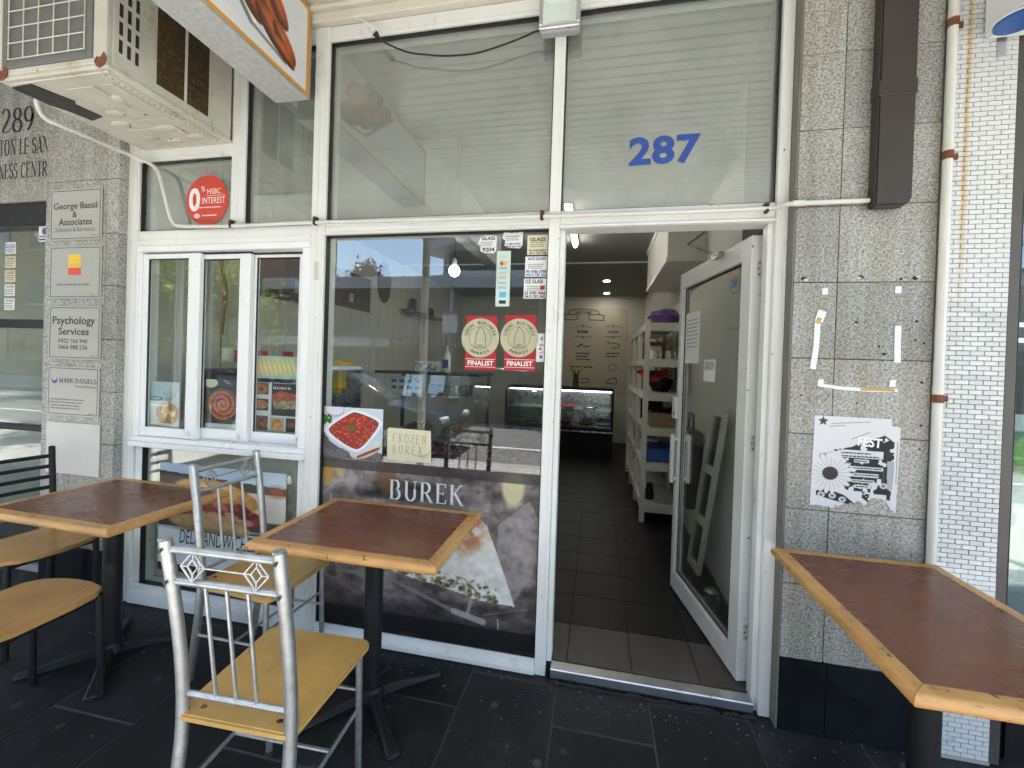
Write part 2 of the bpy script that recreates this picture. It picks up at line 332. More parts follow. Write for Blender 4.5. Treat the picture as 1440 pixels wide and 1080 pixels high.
# ------------------------------------------------------------------ lettering
def glyphs(s, bold=0, spacing=1.0, shear=0):
    cu = bpy.data.curves.new('t', 'FONT'); cu.body = s; cu.resolution_u = 3; cu.offset = bold; cu.space_character = spacing; cu.shear = shear
    o = bpy.data.objects.new('t', cu); me = o.to_mesh()
    V = np.array([v.co[:2] for v in me.vertices]).reshape(-1, 2); F = [tuple(p.vertices) for p in me.polygons]
    o.to_mesh_clear(); bpy.data.objects.remove(o); bpy.data.curves.remove(cu); return V, F
def arc(cx, cy_, rx, ry, a0, a1, n=14): return [(cx+rx*math.cos(R(a0+(a1-a0)*i/n)), cy_+ry*math.sin(R(a0+(a1-a0)*i/n))) for i in range(n+1)]
SER = {   # roman capitals drawn with a broad pen: (advance, strokes, serif bars (x, y, half width), thin flags by stroke index)
 'B': (.74, [[(.14, 0), (.14, 1)], [(.14, .97), (.36, .97)]+arc(.36, .74, .20, .23, 90, -90)+[(.14, .51)], [(.14, .51), (.38, .51)]+arc(.38, .265, .25, .245, 90, -90)+[(.14, .02)]], [(.1, 0, .1), (.1, 1, .1)]),
 'U': (.84, [[(.16, 1), (.16, .3)]+arc(.42, .3, .26, .29, 180, 270)[1:]+arc(.42, .3, .26, .29, 270, 360)[1:]+[(.68, .6)], [(.68, .55), (.681, 1)]], [(.16, 1, .15), (.68, 1, .12)], {1}),
 'R': (.80, [[(.14, 0), (.14, 1)], [(.14, .97), (.36, .97)]+arc(.36, .73, .22, .24, 90, -90)+[(.14, .49)], [(.36, .49), (.72, 0)]], [(.14, 0, .13), (.1, 1, .1), (.74, 0, .09)]),
 'E': (.68, [[(.14, 0), (.14, 1)], [(.14, .975), (.58, .975)], [(.14, .51), (.46, .51)], [(.14, .025), (.60, .025)], [(.58, .975), (.59, .80)], [(.60, .02), (.62, .22)], [(.46, .43), (.461, .59)]], [(.1, 0, .1), (.1, 1, .1)], {4, 5, 6}),
 'K': (.84, [[(.14, 0), (.14, 1)], [(.14, .42), (.66, 1)], [(.32, .58), (.74, 0)]], [(.14, 0, .13), (.14, 1, .13), (.68, 1, .11), (.76, 0, .1)], {1}),
 'T': (.70, [[(.35, 0), (.35, 1)], [(.04, .975), (.66, .975)], [(.04, .98), (.03, .78)], [(.66, .98), (.67, .78)]], [(.35, 0, .14)], {2, 3}),
 'O': (.82, [arc(.41, .5, .31, .49, 0, 360, 30)], []),
 'C': (.76, [arc(.42, .5, .31, .49, 50, 310, 26), [(.64, .98), (.64, .72)]], [], {1}),
 'G': (.82, [arc(.42, .5, .31, .49, 50, 320, 26), [(.66, .14), (.66, .42)]], [(.64, .42, .12)]),
 'N': (.86, [[(.16, 0), (.161, 1)], [(.14, 1), (.70, 0)], [(.70, 0), (.701, 1)]], [(.16, 0, .11), (.70, 1, .11), (.08, 1, .08)], {0, 2}),
 'L': (.64, [[(.14, 0), (.14, 1)], [(.14, .025), (.56, .025)], [(.56, .02), (.58, .24)]], [(.1, 0, .1), (.14, 1, .13)], {2}),
 'S': (.60, [arc(.29, .745, .20, .235, 35, 270, 16)+arc(.31, .255, .22, .235, 90, -145, 16)[1:], [(.46, .96), (.46, .74)], [(.08, .04), (.08, .27)]], [], {1, 2}),
 'A': (.80, [[(.40, 1), (.10, 0)], [(.38, 1), (.66, 0)], [(.20, .33), (.56, .33)]], [(.10, 0, .11), (.68, 0, .12)], {0}),
 'I': (.36, [[(.18, 0), (.18, 1)]], [(.18, 0, .13), (.18, 1, .13)]),
 'H': (.88, [[(.16, 0), (.16, 1)], [(.70, 0), (.70, 1)], [(.16, .51), (.70, .51)]], [(.16, 0, .13), (.16, 1, .13), (.70, 0, .13), (.70, 1, .13)]),
 'D': (.84, [[(.14, 0), (.14, 1)], [(.14, .975), (.32, .975)]+arc(.32, .5, .36, .475, 90, -90, 18)+[(.14, .025)]], [(.1, 0, .1), (.1, 1, .1)]),
 'M': (1.02, [[(.14, 0), (.141, 1)], [(.14, 1), (.50, .04)], [(.50, .04), (.84, 1)], [(.84, 0), (.84, 1)]], [(.14, 0, .11), (.84, 0, .13), (.1, 1, .09), (.88, 1, .09)], {0, 2}),
 'Y': (.78, [[(.39, 0), (.39, .45)], [(.39, .45), (.10, 1)], [(.39, .45), (.68, 1)]], [(.39, 0, .13), (.1, 1, .12), (.68, 1, .1)], {2}),
 'P': (.70, [[(.14, 0), (.14, 1)], [(.14, .97), (.36, .97)]+arc(.36, .72, .22, .25, 90, -90)+[(.14, .47)]], [(.14, 0, .13), (.1, 1, .1)]),
 '2': (.60, [arc(.28, .73, .20, .25, 165, -35, 16)+[(.10, .07)], [(.06, .045), (.52, .045)], [(.52, .05), (.55, .2)]], [], {2}),
 '8': (.60, [arc(.29, .755, .19, .225, 0, 360, 24), arc(.29, .265, .24, .255, 0, 360, 24)], []),
 '9': (.60, [arc(.29, .69, .22, .30, 0, 360, 24), arc(.14, .69, .37, .66, 0, -78, 14)], []),
 ' ': (.34, [], [])}
def serif(s, thick=.15, thin=.045, track=.06):
    V, F, x = [], [], 0
    for ch in s:
        g = SER[ch]; thn = g[3] if len(g) > 3 else set()
        for si, st in enumerate(g[1]):
            pts = [Vector(p) for p in st]; k = len(V)
            for i, p in enumerate(pts):
                t = ((pts[i+1] if i+1 < len(pts) else p)-(pts[i-1] if i else p)).normalized()
                wd = thin*1.2 if si in thn else thin+(thick-thin)*abs(t.y)
                nn = Vector((-t.y, t.x))*wd/2; V += [(x+p.x+nn.x, p.y+nn.y), (x+p.x-nn.x, p.y-nn.y)]
            F += [(k+2*i, k+2*i+1, k+2*i+3, k+2*i+2) for i in range(len(pts)-1)]
        for sx, sy, hw in g[2]:
            k = len(V); d = thin if sy == 0 else -thin
            V += [(x+sx-hw, sy), (x+sx+hw, sy), (x+sx+hw, sy+d), (x+sx-hw, sy+d)]; F += [(k, k+1, k+2, k+3)]
        x += g[0]+track
    return np.array(V), F
def place2d(V, F, name, mat, parent, x0, x1, z0, z1, y, face='-y', th=.0006, rot=0, **k):
    """fit flat glyph outlines into the rectangle x0..x1, z0..z1 on a plane; face -y: seen from the street"""
    mn, mx = V.min(0), V.max(0); W = (V-mn)/(mx-mn)
    U = np.stack([x0+W[:, 0]*(x1-x0), z0+W[:, 1]*(z1-z0)], 1)
    if rot: c = np.array([(x0+x1)/2, (z0+z1)/2]); a = R(rot); U = (U-c)@np.array([[math.cos(a), math.sin(a)], [-math.sin(a), math.cos(a)]])+c
    if face == '-y': P = [(u, y, v) for u, v in U]
    elif face == '+y': P = [(x0+x1-u, y, v) for u, v in U]
    elif face == '+x': P = [(y, u, v) for u, v in U]
    elif face == '-x': P = [(y, x0+x1-u, v) for u, v in U]
    b = B(); b.add(P, F); return b.build(name, mat, parent, fix=False, **k)
def text(s, name, mat, parent, x0, x1, z0, z1, y, bold=0, face='-y', spacing=1, shear=0, **k):
    V, F = glyphs(s, bold, spacing, shear); return place2d(V, F, name, mat, parent, x0, x1, z0, z1, y, face, **k)
def stext(s, name, mat, parent, x0, x1, z0, z1, y, thick=.15, thin=.045, face='-y', track=.06, **k):
    V, F = serif(s, thick, thin, track); return place2d(V, F, name, mat, parent, x0, x1, z0, z1, y, face, **k)
def arc_text(s, name, mat, parent, cx, cz, r, h, y, a_mid, a_span, up=True, bold=.02):
    b = B(); n = len(s)
    for i, ch in enumerate(s):
        if ch == ' ': continue
        V, F = glyphs(ch, bold); V = V*h/.7; V[:, 0] -= (V[:, 0].min()+V[:, 0].max())/2
        t = (i+.5)/n-.5; a = R(a_mid-t*a_span) if up else R(a_mid+t*a_span)
        e, q = (Vector((math.cos(a), math.sin(a))), Vector((math.sin(a), -math.cos(a)))) if up else (Vector((-math.cos(a), -math.sin(a))), Vector((-math.sin(a), math.cos(a))))
        o = Vector((math.cos(a), math.sin(a)))*r
        b.add([(cx+o.x+q.x*u+e.x*v, y, cz+o.y+q.y*u+e.y*v) for u, v in V], F)
    return b.build(name, mat, parent, fix=False)
def scribble(name, parent, x0, x1, z0, z1, rows, y, mat=None, face='-y', seed=1, fill=.8):
    """rows of unreadably small print"""
    rg = random.Random(seed); b = B(); hh = (z1-z0)/rows
    for i in range(rows):
        z = z1-(i+.5)*hh; u = x0+rg.random()*.04*(x1-x0); end = x0+(x1-x0)*(fill+(1-fill)*rg.random())
        while u < end:
            wd = min((x1-x0)*rg.uniform(.03, .12), end-u); g = hh*.2
            q = [(u, z-g), (u+wd, z-g), (u+wd, z+g), (u, z+g)]
            b.add([(p, y, s) if face == '-y' else (y, p, s) for p, s in q], [(0, 1, 2, 3)]); u += wd+(x1-x0)*.018
    return b.build(name, mat or INKG, parent, fix=False)

# ------------------------------------------------------------------ printed pictures (flat print as a fine coloured sheet)
def fbm(h, w_, s, seed, oct=4, sx=1.0):
    rg = np.random.default_rng(seed); out = np.zeros((h, w_)); amp = 1; tot = 0
    for o in range(oct):
        gh, gw = max(2, int(s*2**o)+2), max(2, int(s*sx*2**o*w_/h)+2); g = rg.random((gh, gw))
        yy = np.linspace(0, gh-1.001, h); xx = np.linspace(0, gw-1.001, w_); yi, xi = yy.astype(int), xx.astype(int)
        fy, fx = yy-yi, xx-xi; fy = (fy*fy*(3-2*fy))[:, None]; fx = (fx*fx*(3-2*fx))[None]
        a, b = g[yi][:, xi], g[yi][:, xi+1]; c, d = g[yi+1][:, xi], g[yi+1][:, xi+1]
        out += amp*((a*(1-fx)+b*fx)*(1-fy)+(c*(1-fx)+d*fx)*fy); tot += amp; amp *= .55
    return out/tot
class Pic:
    """colours in sRGB; x runs 0..asp to the right, y 0..1 upwards"""
    def __init__(s, asp, h, bg=(1, 1, 1)):
        s.h = h; s.w = max(3, int(round(h*asp))); s.asp = asp; s.a = np.ones((s.h, s.w, 3))*np.array(bg)
        s.X, s.Y = np.meshgrid(np.linspace(0, asp, s.w), np.linspace(0, 1, s.h)); s.px = 1.0/h
    def n(s, sc_, seed, oct=4, sx=1.0): return fbm(s.h, s.w, sc_, seed, oct, sx)
    def put(s, mk, col, al=1.0):
        k = (np.clip(mk, 0, 1)*al)[..., None]; c = np.array(col) if not isinstance(col, np.ndarray) else col; s.a = s.a*(1-k)+c*k; return s
    def ell(s, cx, cy_, rx, ry, rot=0, soft=1.5):
        c, d = math.cos(R(rot)), math.sin(R(rot)); u = ((s.X-cx)*c+(s.Y-cy_)*d)/rx; v = (-(s.X-cx)*d+(s.Y-cy_)*c)/ry
        return np.clip((1-np.hypot(u, v))*min(rx, ry)/(s.px*soft)+.5, 0, 1)
    def rbox(s, cx, cy_, hx, hy, r, rot=0, soft=1.5):
        c, d = math.cos(R(rot)), math.sin(R(rot)); u = abs((s.X-cx)*c+(s.Y-cy_)*d)-hx+r; v = abs(-(s.X-cx)*d+(s.Y-cy_)*c)-hy+r
        q = np.hypot(np.maximum(u, 0), np.maximum(v, 0))+np.minimum(np.maximum(u, v), 0)-r; return np.clip(-q/(s.px*soft)+.5, 0, 1)
    def seg(s, x0, y0, x1, y1, wd, soft=1.5):
        dx, dy = x1-x0, y1-y0; t = np.clip(((s.X-x0)*dx+(s.Y-y0)*dy)/(dx*dx+dy*dy), 0, 1)
        return np.clip((wd/2-np.hypot(s.X-x0-t*dx, s.Y-y0-t*dy))/(s.px*soft)+.5, 0, 1)
    def poly(s, pts):
        ins = np.zeros(s.X.shape, bool); n = len(pts)
        for i in range(n):
            (x0, y0), (x1, y1) = pts[i], pts[(i+1) % n]
            if y0 == y1: continue
            ins ^= ((y0 > s.Y) != (y1 > s.Y)) & (s.X < (x1-x0)*(s.Y-y0)/(y1-y0)+x0)
        return ins.astype(float)
    def sheet(s, name, parent, o, ux, uz, mat=None, warp=None, cut=None, **k):
        """o lower left corner, ux/uz edge vectors; cut: mask of what is left of a torn sheet"""
        o, ux, uz = Vector(o), Vector(ux), Vector(uz); nrm = ux.cross(uz).normalized()
        S, T = np.meshgrid(np.linspace(0, 1, s.w), np.linspace(0, 1, s.h)); S, T = S.ravel(), T.ravel()
        P = np.array(o)[None]+S[:, None]*np.array(ux)[None]+T[:, None]*np.array(uz)[None]
        if warp is not None: P = P+warp.ravel()[:, None]*np.array(nrm)[None]
        ii = np.arange((s.h-1)*s.w).reshape(s.h-1, s.w)[:, :-1].ravel(); Q = np.stack([ii, ii+1, ii+1+s.w, ii+s.w], 1)
        if cut is not None: ok = (cut > .5).ravel(); Q = Q[ok[Q].all(1)]
        c = P.mean(0)
        if parent is None: c[2] = P[:, 2].min()
        me = bpy.data.meshes.new(name); me.vertices.add(len(P)); me.vertices.foreach_set('co', (P-c).astype(np.float32).ravel())
        me.loops.add(Q.size); me.loops.foreach_set('vertex_index', Q.ravel().astype(np.int32))
        me.polygons.add(len(Q)); me.polygons.foreach_set('loop_start', np.arange(0, Q.size, 4, dtype=np.int32))
        me.update(calc_edges=True); me.validate()
        at = me.color_attributes.new('Col', 'FLOAT_COLOR', 'POINT'); A = np.clip(s.a, 0, 1).reshape(-1, 3)
        A = np.where(A <= .04045, A/12.92, ((A+.055)/1.055)**2.4); A = np.concatenate([A*.9, np.ones((len(A), 1))], 1)
        at.data.foreach_set('color', A.astype(np.float32).ravel()); me.materials.append(mat or PRINT)
        return tag(_link(bpy.data.objects.new(name, me), name, parent, c), **k)
# ------------------------------------------------------------------ ground, road, far side
gr = box('ground', -60, 60, -80, 40, -.30, -.20, CONC, kind='structure')
foot = box('footpath', -14, 14, -3.9, 8, -.199, -.028, CONC, kind='structure')
pv = {}
box('paver_bed', -14, 14, -1.468, .11, -.0278, -.0030, plain('dirty_joint_mortar', (.05, .049, .046), .9, var=.5, vs=9), foot)
rest = B(); k = 0
for ci in range(-30, 26):
    x0 = -.135+.4*ci; off = -.268 if ci % 2 == 0 else -.05
    y = off+.6
    while y > -1.47:
        y0, y1 = max(y-.6, -1.468), min(y, .3 if -.2 < x0 < .7 else .12); y -= .6
        if y1-y0 < .05: continue
        if -3.6 < x0 < 1.9 and y1 > -1.95:
            key = round(y1-y0, 3)
            if key not in pv:
                pv[key] = B().box(x0+.0025, x0+.3975, y0+.0025, y1-.0025, -.028, 0).build('paver', SLATE, foot, bev=.003)
                continue
            o = pv[key].copy(); COL.objects.link(o); o.location = Vector((x0+.2, (y0+y1)/2, -.014+RNG.uniform(-.0012, .0008)))-WL[foot.name]
            o.rotation_euler = (RNG.normal()*.002, RNG.normal()*.002, 0)
        else: rest.box(x0+.0025, x0+.3975, y0+.0025, y1-.0025, -.028, 0)
rest.build('paver', SLATE, foot, kind='stuff', fix=False)
slab = None                                                        # pale unseen flags nearer the kerb, added to bounce sunlight under the awning
for i in range(24):
    for j in range(2):
        x0, y0 = -14+1.166*i, -3.9+1.214*j
        if slab is None: slab = B().box(x0+.004, x0+1.162, y0+.004, y0+1.21, -.028, 0).build('bounce_slab', CONC, foot, bev=.004)
        else: o = slab.copy(); COL.objects.link(o); o.location = Vector((x0+.583, y0+.607, -.014))-WL[foot.name]
box('kerb', -14, 14, -4.05, -3.905, -.199, .0, CONC, bev=.02, kind='structure')
box('road', -60, 60, -10.4, -4.055, -.199, -.12, ASPH, kind='structure')
box('footpath', -60, 60, -15.2, -10.55, -.199, .0, CONC, kind='structure')
box('kerb', -60, 60, -10.55, -10.405, -.199, .0, CONC, bev=.02, kind='structure')
for y, a in ((-8.45, .12), (-5.75, .10)):
    box('road_marking', -30, 30, y-a/2, y+a/2, -.116, -.114, LINEW, kind='structure')

# ------------------------------------------------------------------ the shop's shell
IX0, IX1, IY1, ZC = -2.72, .82, 6.25, 2.80
fl = box('shop_floor', IX0, IX1, .03, IY1, -.028, .043, DKINT, kind='structure')
t_ref = {}
for j in range(-1, 20):
    for i in range(12):
        xa = .70-.3*(i+1)+.10; ya = .355+.305*j
        mt_ = FTILE2 if j < 0 else FTILE
        if mt_ not in t_ref:
            t_ref[mt_] = B().box(xa+.0022, xa+.2978, ya+.0024, ya+.3026, .043, .05).build('tile', mt_, fl, bev=.001); continue
        o = t_ref[mt_].copy(); COL.objects.link(o); o.location = Vector((xa+.15, ya+.1525, .0465))-WL[fl.name]
wl = box('shop_wall', IX0-.2, IX0-.012, .10, IY1, 0, 3.6, INTW, kind='structure')
pb = None
for i in range(30):
    y0 = .12+.2*i
    if pb is None: pb = B().box(IX0-.012, IX0, y0+.003, y0+.197, .05, ZC).build('panel', INTW, wl, bev=.002)
    else: o = pb.copy(); COL.objects.link(o); o.location = Vector((IX0-.006, y0+.1, (.05+ZC)/2))-WL[wl.name]
box('shop_wall', IX1, IX1+.2, .10, IY1, 0, 3.6, INTW, kind='structure')
box('shop_wall', IX0-.2, IX1+.2, IY1, IY1+.2, 0, 3.6, INTW, kind='structure')
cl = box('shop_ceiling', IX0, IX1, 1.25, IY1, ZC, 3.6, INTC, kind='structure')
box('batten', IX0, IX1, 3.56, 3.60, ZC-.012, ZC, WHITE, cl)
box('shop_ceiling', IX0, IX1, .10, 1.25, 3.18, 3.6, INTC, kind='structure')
bk = box('ceiling_bulkhead', .52, IX1, 1.65, 3.1, 2.33, ZC, INTW, bev=.004, label='boxed white duct under the ceiling above the shelving', cat='bulkhead')
box('trim', .512, .52, 1.65, 3.1, 2.33, 2.36, WHITE, bk); box('trim', .505, .52, 1.65, 3.1, ZC-.05, ZC, WHITE, bk)

bd = thing('shop_building', (0, .3, 0), 'two storey shop building above the awning', 'building')
box('upper_wall', -9, 9, 0, .3, 3.40, 6.4, OPPW, bd); box('parapet', -9.05, 9.05, -.06, .34, 6.4, 6.6, OPPW, bd, bev=.02)
box('roof', -9, 9, .3, 6.6, 6.2, 6.38, CONC, bd)
box('side_wall', -9, -8.8, .3, 6.6, 0, 6.2, OPPW, bd); box('side_wall', 8.8, 9, .3, 6.6, 0, 6.2, OPPW, bd); box('rear_wall', -8.8, 8.8, 6.5, 6.6, 0, 6.2, OPPW, bd)

aw = thing('awning', (0, -1.8, 3.3), 'boarded white awning over the footpath on slim posts', 'awning')
sb = None; i = 0; y = -.125
while y > -3.55:
    if sb is None: sb = B().box(-8, 6, y-.0820, y, 3.30, 3.318).build('soffit_board', SOFFIT, aw, bev=.004)
    else: o = sb.copy(); COL.objects.link(o); o.location = Vector((-1, y-.0410, 3.309))-WL[aw.name]
    y -= .0875
box('roof_sheet', -8, 6, -3.62, .25, 3.325, 3.398, ALU, aw)
box('fascia', -8, 6, -3.66, -3.60, 3.22, 3.62, SOFFIT, aw, bev=.004)
for x in (-6.4, -2.35, 2.9):
    B().tube([(x, -3.42, 0), (x, -3.42, 3.30)], .05, 14).build('post', WHITE, aw, smooth=True)
    box('post_head', x-.09, x+.09, -3.52, -3.32, 3.14, 3.298, WHITE, aw, bev=.006)
    box('base_plate', x-.09, x+.09, -3.51, -3.33, 0.001, .014, WHITE, aw)

# cream moulded beam between shopfront and soffit
bm_ = thing('fascia_beam', (-1, 0, 3.17), 'cream moulded timber beam above the shopfront with flaking paint', 'beam')
box('board', -2.715, .765, -.035, .10, 3.176, 3.225, CREAM, bm_, bev=.004)
box('moulding', -2.715, .765, -.060, .10, 3.226, 3.252, CREAM, bm_, bev=.008)
box('cornice', -2.715, .765, -.11, .10, 3.253, 3.298, CREAM, bm_, bev=.01)

# ------------------------------------------------------------------ white shopfront
sf = thing('shopfront', (-1, .05, 0), 'white framed glazed shopfront with sliding servery windows and open door', 'shopfront')
def fr(name, x0, x1, z0, z1, y0=0.0, y1=.10, mat=None, bev=.0025): return box(name, x0, x1, y0, y1, z0, z1, mat or WHITE, sf, bev=bev)
def bead(x0, x1, z0, z1, y=.012, t=.012):
    """glazing bead with its dark rubber line inside the frame"""
    b = B().box(x0, x0+t*.4, y, y+.03, z0, z1).box(x1-t*.4, x1, y, y+.03, z0, z1).box(x0+t*.4, x1-t*.4, y, y+.03, z0, z0+t*.4).box(x0+t*.4, x1-t*.4, y, y+.03, z1-t*.4, z1)
    b.build('gasket', GASKET, sf)
def pane(x0, x1, z0, z1, y=.034, mat=None): return box('glass_pane', x0+.001, x1-.001, y, y+.006, z0+.001, z1-.001, mat or GLASS, sf)
fr('jamb', -2.715, -2.626, 0, 3.172)
fr('mullion', -1.497, -1.416, 0, 3.172, -.004)
fr('mullion', -.245, -.194, 0, 3.172, -.004)
fr('door_stop', -.1935, -.170, .056, 2.089, .022)
fr('jamb', .712, .757, 0, 3.172, -.012, .06); fr('jamb', .690, .7115, 0, 2.089, .012, .07); fr('jamb', .757, .80, 0, 3.172, .0625, .10)
fr('top_rail', -2.6255, -1.4975, 3.096, 3.172); fr('top_rail', -1.4155, -.2455, 3.096, 3.172); fr('top_rail', -.1935, .7115, 3.096, 3.172)
fr('mullion', -2.003, -1.915, 2.151, 3.0955)
fr('transom', -2.6255, -2.0035, 2.548, 2.625); fr('infill_panel', -2.6255, -2.0035, 2.6255, 3.0955, .03, .09)
fr('transom', -2.6255, -1.4975, 2.066, 2.150)
fr('transom', -1.4155, -.2455, 2.094, 2.172); fr('transom', -.1935, .7115, 2.090, 2.172)
fr('transom_lip', -1.4155, -.2455, 2.094, 2.106, -.010, -.0005); fr('transom_lip', -.1935, .7115, 2.0905, 2.102, -.014, -.0005)
fr('bottom_rail', -1.4155, -.2455, .004, .066); fr('bottom_rail_lip', -1.4155, -.2455, .004, .03, -.018, -.0005)
fr('bottom_rail', -2.6255, -1.4975, .004, .112); fr('bottom_rail_lip', -2.6255, -1.4975, .004, .07, -.014, -.0005)
fr('jamb_liner', -2.6255, -2.574, .1125, .915, .014); fr('jamb_liner', -1.545, -1.4975, .1125, .915, .006)
# rolled ribs of the aluminium sections
for x0, x1, z0, z1 in ((-2.6255, -1.4975, 2.138, 2.143), (-2.6255, -1.4975, 2.098, 2.102), (-2.6255, -1.4975, .088, .092), (-1.4155, -.2455, .048, .051), (-1.4155, -.2455, 2.150, 2.154), (-.1935, .7115, 2.145, 2.149), (-1.4155, -.2455, 3.112, 3.116), (-.1935, .7115, 3.112, 3.116), (-2.6255, -2.0035, 2.562, 2.566), (-2.6255, -2.0035, 2.606, 2.610)):
    fr('rib', x0, x1, z0, z1, -.0028, -.0003, bev=0)
for x, z0, z1 in ((-2.668, 0.005, 3.172), (-2.640, .005, 3.172), (-1.960, 2.152, 3.095)): fr('rib', x, x+.004, z0, z1, -.0026, -.0003, bev=0)
for x, z0, z1 in ((-1.462, .005, 3.172), (-1.432, .005, 3.172), (-.208, .005, 3.172)): fr('rib', x, x+.0035, z0, z1, -.0066, -.0043, bev=0)
# glazing
for x0, x1, z0, z1, mt_ in ((-1.4155, -.2455, .0665, 2.0935, GLASS), (-1.4155, -.2455, 2.1725, 3.0955, GLASSU), (-.1935, .7115, 2.1725, 3.0955, GLASSU),
                           (-1.9145, -1.4975, 2.1505, 3.0955, GLASSU), (-2.6255, -2.0035, 2.1505, 2.5475, GLASSU), (-2.5735, -1.5455, .1125, .9145, GLASS)):
    pane(x0, x1, z0, z1, mat=mt_); bead(x0, x1, z0, z1)
# sliding servery
fr('track_head', -2.6255, -1.4975, 2.030, 2.0655, -.006, .10, WHITE2); fr('sill', -2.6255, -1.4975, .9155, .945, -.030, .10, WHITE2)
fr('sill_track', -2.6255, -1.4975, .9455, .972, -.016, .10, WHITE2); fr('servery_jamb', -2.6255, -2.590, .9725, 2.0295, -.004, .10, WHITE2); fr('servery_jamb', -1.543, -1.4975, .9725, 2.0295, -.004, .10, WHITE2)
for gx0, gx1, sx0, sx1, gz0, gz1, y in ((-2.552, -2.274, -2.589, -2.196, 1.026, 1.992, .004), (onY(283.5, 450, .034).x, onY(335, 450, .034).x, -2.232, -1.895, 1.036, 1.992, .034), (onY(359, 450, .064).x, onY(419, 450, .064).x, -1.925, -1.548, 1.030, 2.002, .064)):
    s = thing('servery_sash'); s.parent = sf; s.location = Vector(((sx0+sx1)/2, y+.012, .973))-WL[sf.name]; WL[s.name] = Vector(((sx0+sx1)/2, y+.012, .973))
    y1 = y+.027
    box('stile', sx0, gx0, y, y1, .9735, 2.019, WHITE2, s, bev=.002); box('stile', gx1, sx1, y, y1, .9735, 2.019, WHITE2, s, bev=.002)
    box('rail', gx0+.0005, gx1-.0005, y+.002, y1, .9735, gz0, WHITE2, s, bev=.002); box('rail', gx0+.0005, gx1-.0005, y+.002, y1, gz1, 2.019, WHITE2, s, bev=.002)
    B().box(gx0, gx0+.005, y+.004, y+.012, gz0, gz1).box(gx0, gx1, y+.004, y+.012, gz1-.005, gz1).build('gasket', GASKET, s)
    box('glass_pane', gx0, gx1, y+.0125, y+.0175, gz0, gz1, GLASS, s)
    if y > .01: box('gap_shade_strip', sx0, sx1, y+.001, y1, 2.0195, 2.0285, GASKET, s)  # black strip stands in for the shadowed gap above the sash
    box('latch', gx1+.012, gx1+.030, y-.006, y-.0005, .990, 1.015, STEEL, s, bev=.002)
# threshold
B().prism([(-.026, .016), (-.024, .050), (-.020, .0555), (.034, .0555), (.034, .005), (-.018, .005)], -.1690, .6895, 'x').build('threshold', ALU, sf, bev=.0015)
b = B()
for i in range(70):
    x = -.17+.86*i/70+RNG.uniform(-.01, .01); s_ = RNG.uniform(.006, .022); yy = RNG.uniform(-.042, -.030)
    b.ball((x, yy, RNG.uniform(.001, .006)), s_, s_*.5, s_*.5, 6, 4)
b.build('mortar_crumbs', HOLE, sf, kind='stuff')
b = B()                                                            # grit, leaf scraps and butts gathered along the shopfront
for i in range(420):
    x = RNG.uniform(-3.4, 1.5); y = -abs(RNG.normal())*.10-.03 if i % 3 else RNG.uniform(-1.3, -.1); s_ = RNG.uniform(.0012, .0042)
    if -.06 > y or not -.2 < x < .7: b.ball((x, y, s_*.4), s_*RNG.uniform(.8, 2), s_, s_*.5, 5, 3)
b.build('grit', plain('street_grit', (.16, .15, .13), .9, var=.6, vs=80), kind='stuff', label='fine grit and scraps scattered on the slate along the shopfront', cat='grit')
# old strike plate scar on the mullion
box('strike_scar', -1.470, -1.445, -.0075, -.0045, 1.86, 1.955, FILL, sf, bev=.001)

# ------------------------------------------------------------------ the open door (hinged at the right jamb, swung inward)
HP = Vector((.705, .103, .06)); A = math.atan2(.829, -.151)        # direction of the leaf
dr = thing('door'); dr.parent = sf; dr.location = HP-WL[sf.name]
WL[dr.name] = Vector((0, 0, 0))                                              # leaf built along +x, then turned
Wd, Hd, Td = .845, 2.005, .050
def dbox(name, x0, x1, z0, z1, mat=DOORW, y0=0.0, y1=Td, bev=.003): return box(name, x0, x1, y0, y1, z0, z1, mat, dr, bev=bev)
dbox('hinge_stile', 0, .088, 0, Hd); dbox('lock_stile', Wd-.044, Wd, 0, Hd); dbox('bottom_rail', .0885, Wd-.0445, 0, .108); dbox('top_rail', .0885, Wd-.0445, Hd-.098, Hd)
dbox('glass_pane', .089, Wd-.045, .109, Hd-.099, GLASS, .018, .024, 0)
b = B()
for yy in (.012, .025): b.box(.089, .094, yy, yy+.005, .109, Hd-.099).box(Wd-.050, Wd-.045, yy, yy+.005, .109, Hd-.099).box(.094, Wd-.050, yy, yy+.005, .109, .114).box(.094, Wd-.050, yy, yy+.005, Hd-.104, Hd-.099)
b.build('gasket', GASKET, dr)
dbox('lock_box', Wd-.040, Wd+.020, 1.08, 1.22, WHITE2, Td+.0005, Td+.020, .004)
B().tube([(Wd-.02, Td+.0195, 1.115), (Wd-.02, Td+.022, 1.115)], .008, 12).build('keyhole', GASKET, dr)
dbox('push_handle', Wd-.046, Wd-.008, .67, .98, WHITE2, -.036, -.014, .006); dbox('push_handle', Wd-.046, Wd-.008, .67, .98, WHITE2, Td+.014, Td+.036, .006)
for z in (.69, .94):
    dbox('handle_stand', Wd-.036, Wd-.018, z, z+.02, WHITE2, -.0145, 0, 0); dbox('handle_stand', Wd-.036, Wd-.018, z, z+.02, WHITE2, Td, Td+.0145, 0)
for z in (.17, 1.02, 1.80):
    B().tube([(-.007, -.010, z), (-.007, -.010, z+.11)], .0075, 10).box(-.0040, -.0005, -.010, .028, z+.018, z+.092).box(-.0040, -.0005, -.030, -.010, z, z+.018).box(-.0040, -.0005, -.030, -.010, z+.092, z+.11).build('hinge', FILL, dr)
    for q, yy in ((.03, .016), (.055, .021), (.08, .016)): B().tube([(-.0052, yy, z+q), (-.0039, yy, z+q)], .004, 8).build('screw', GASKET, dr)
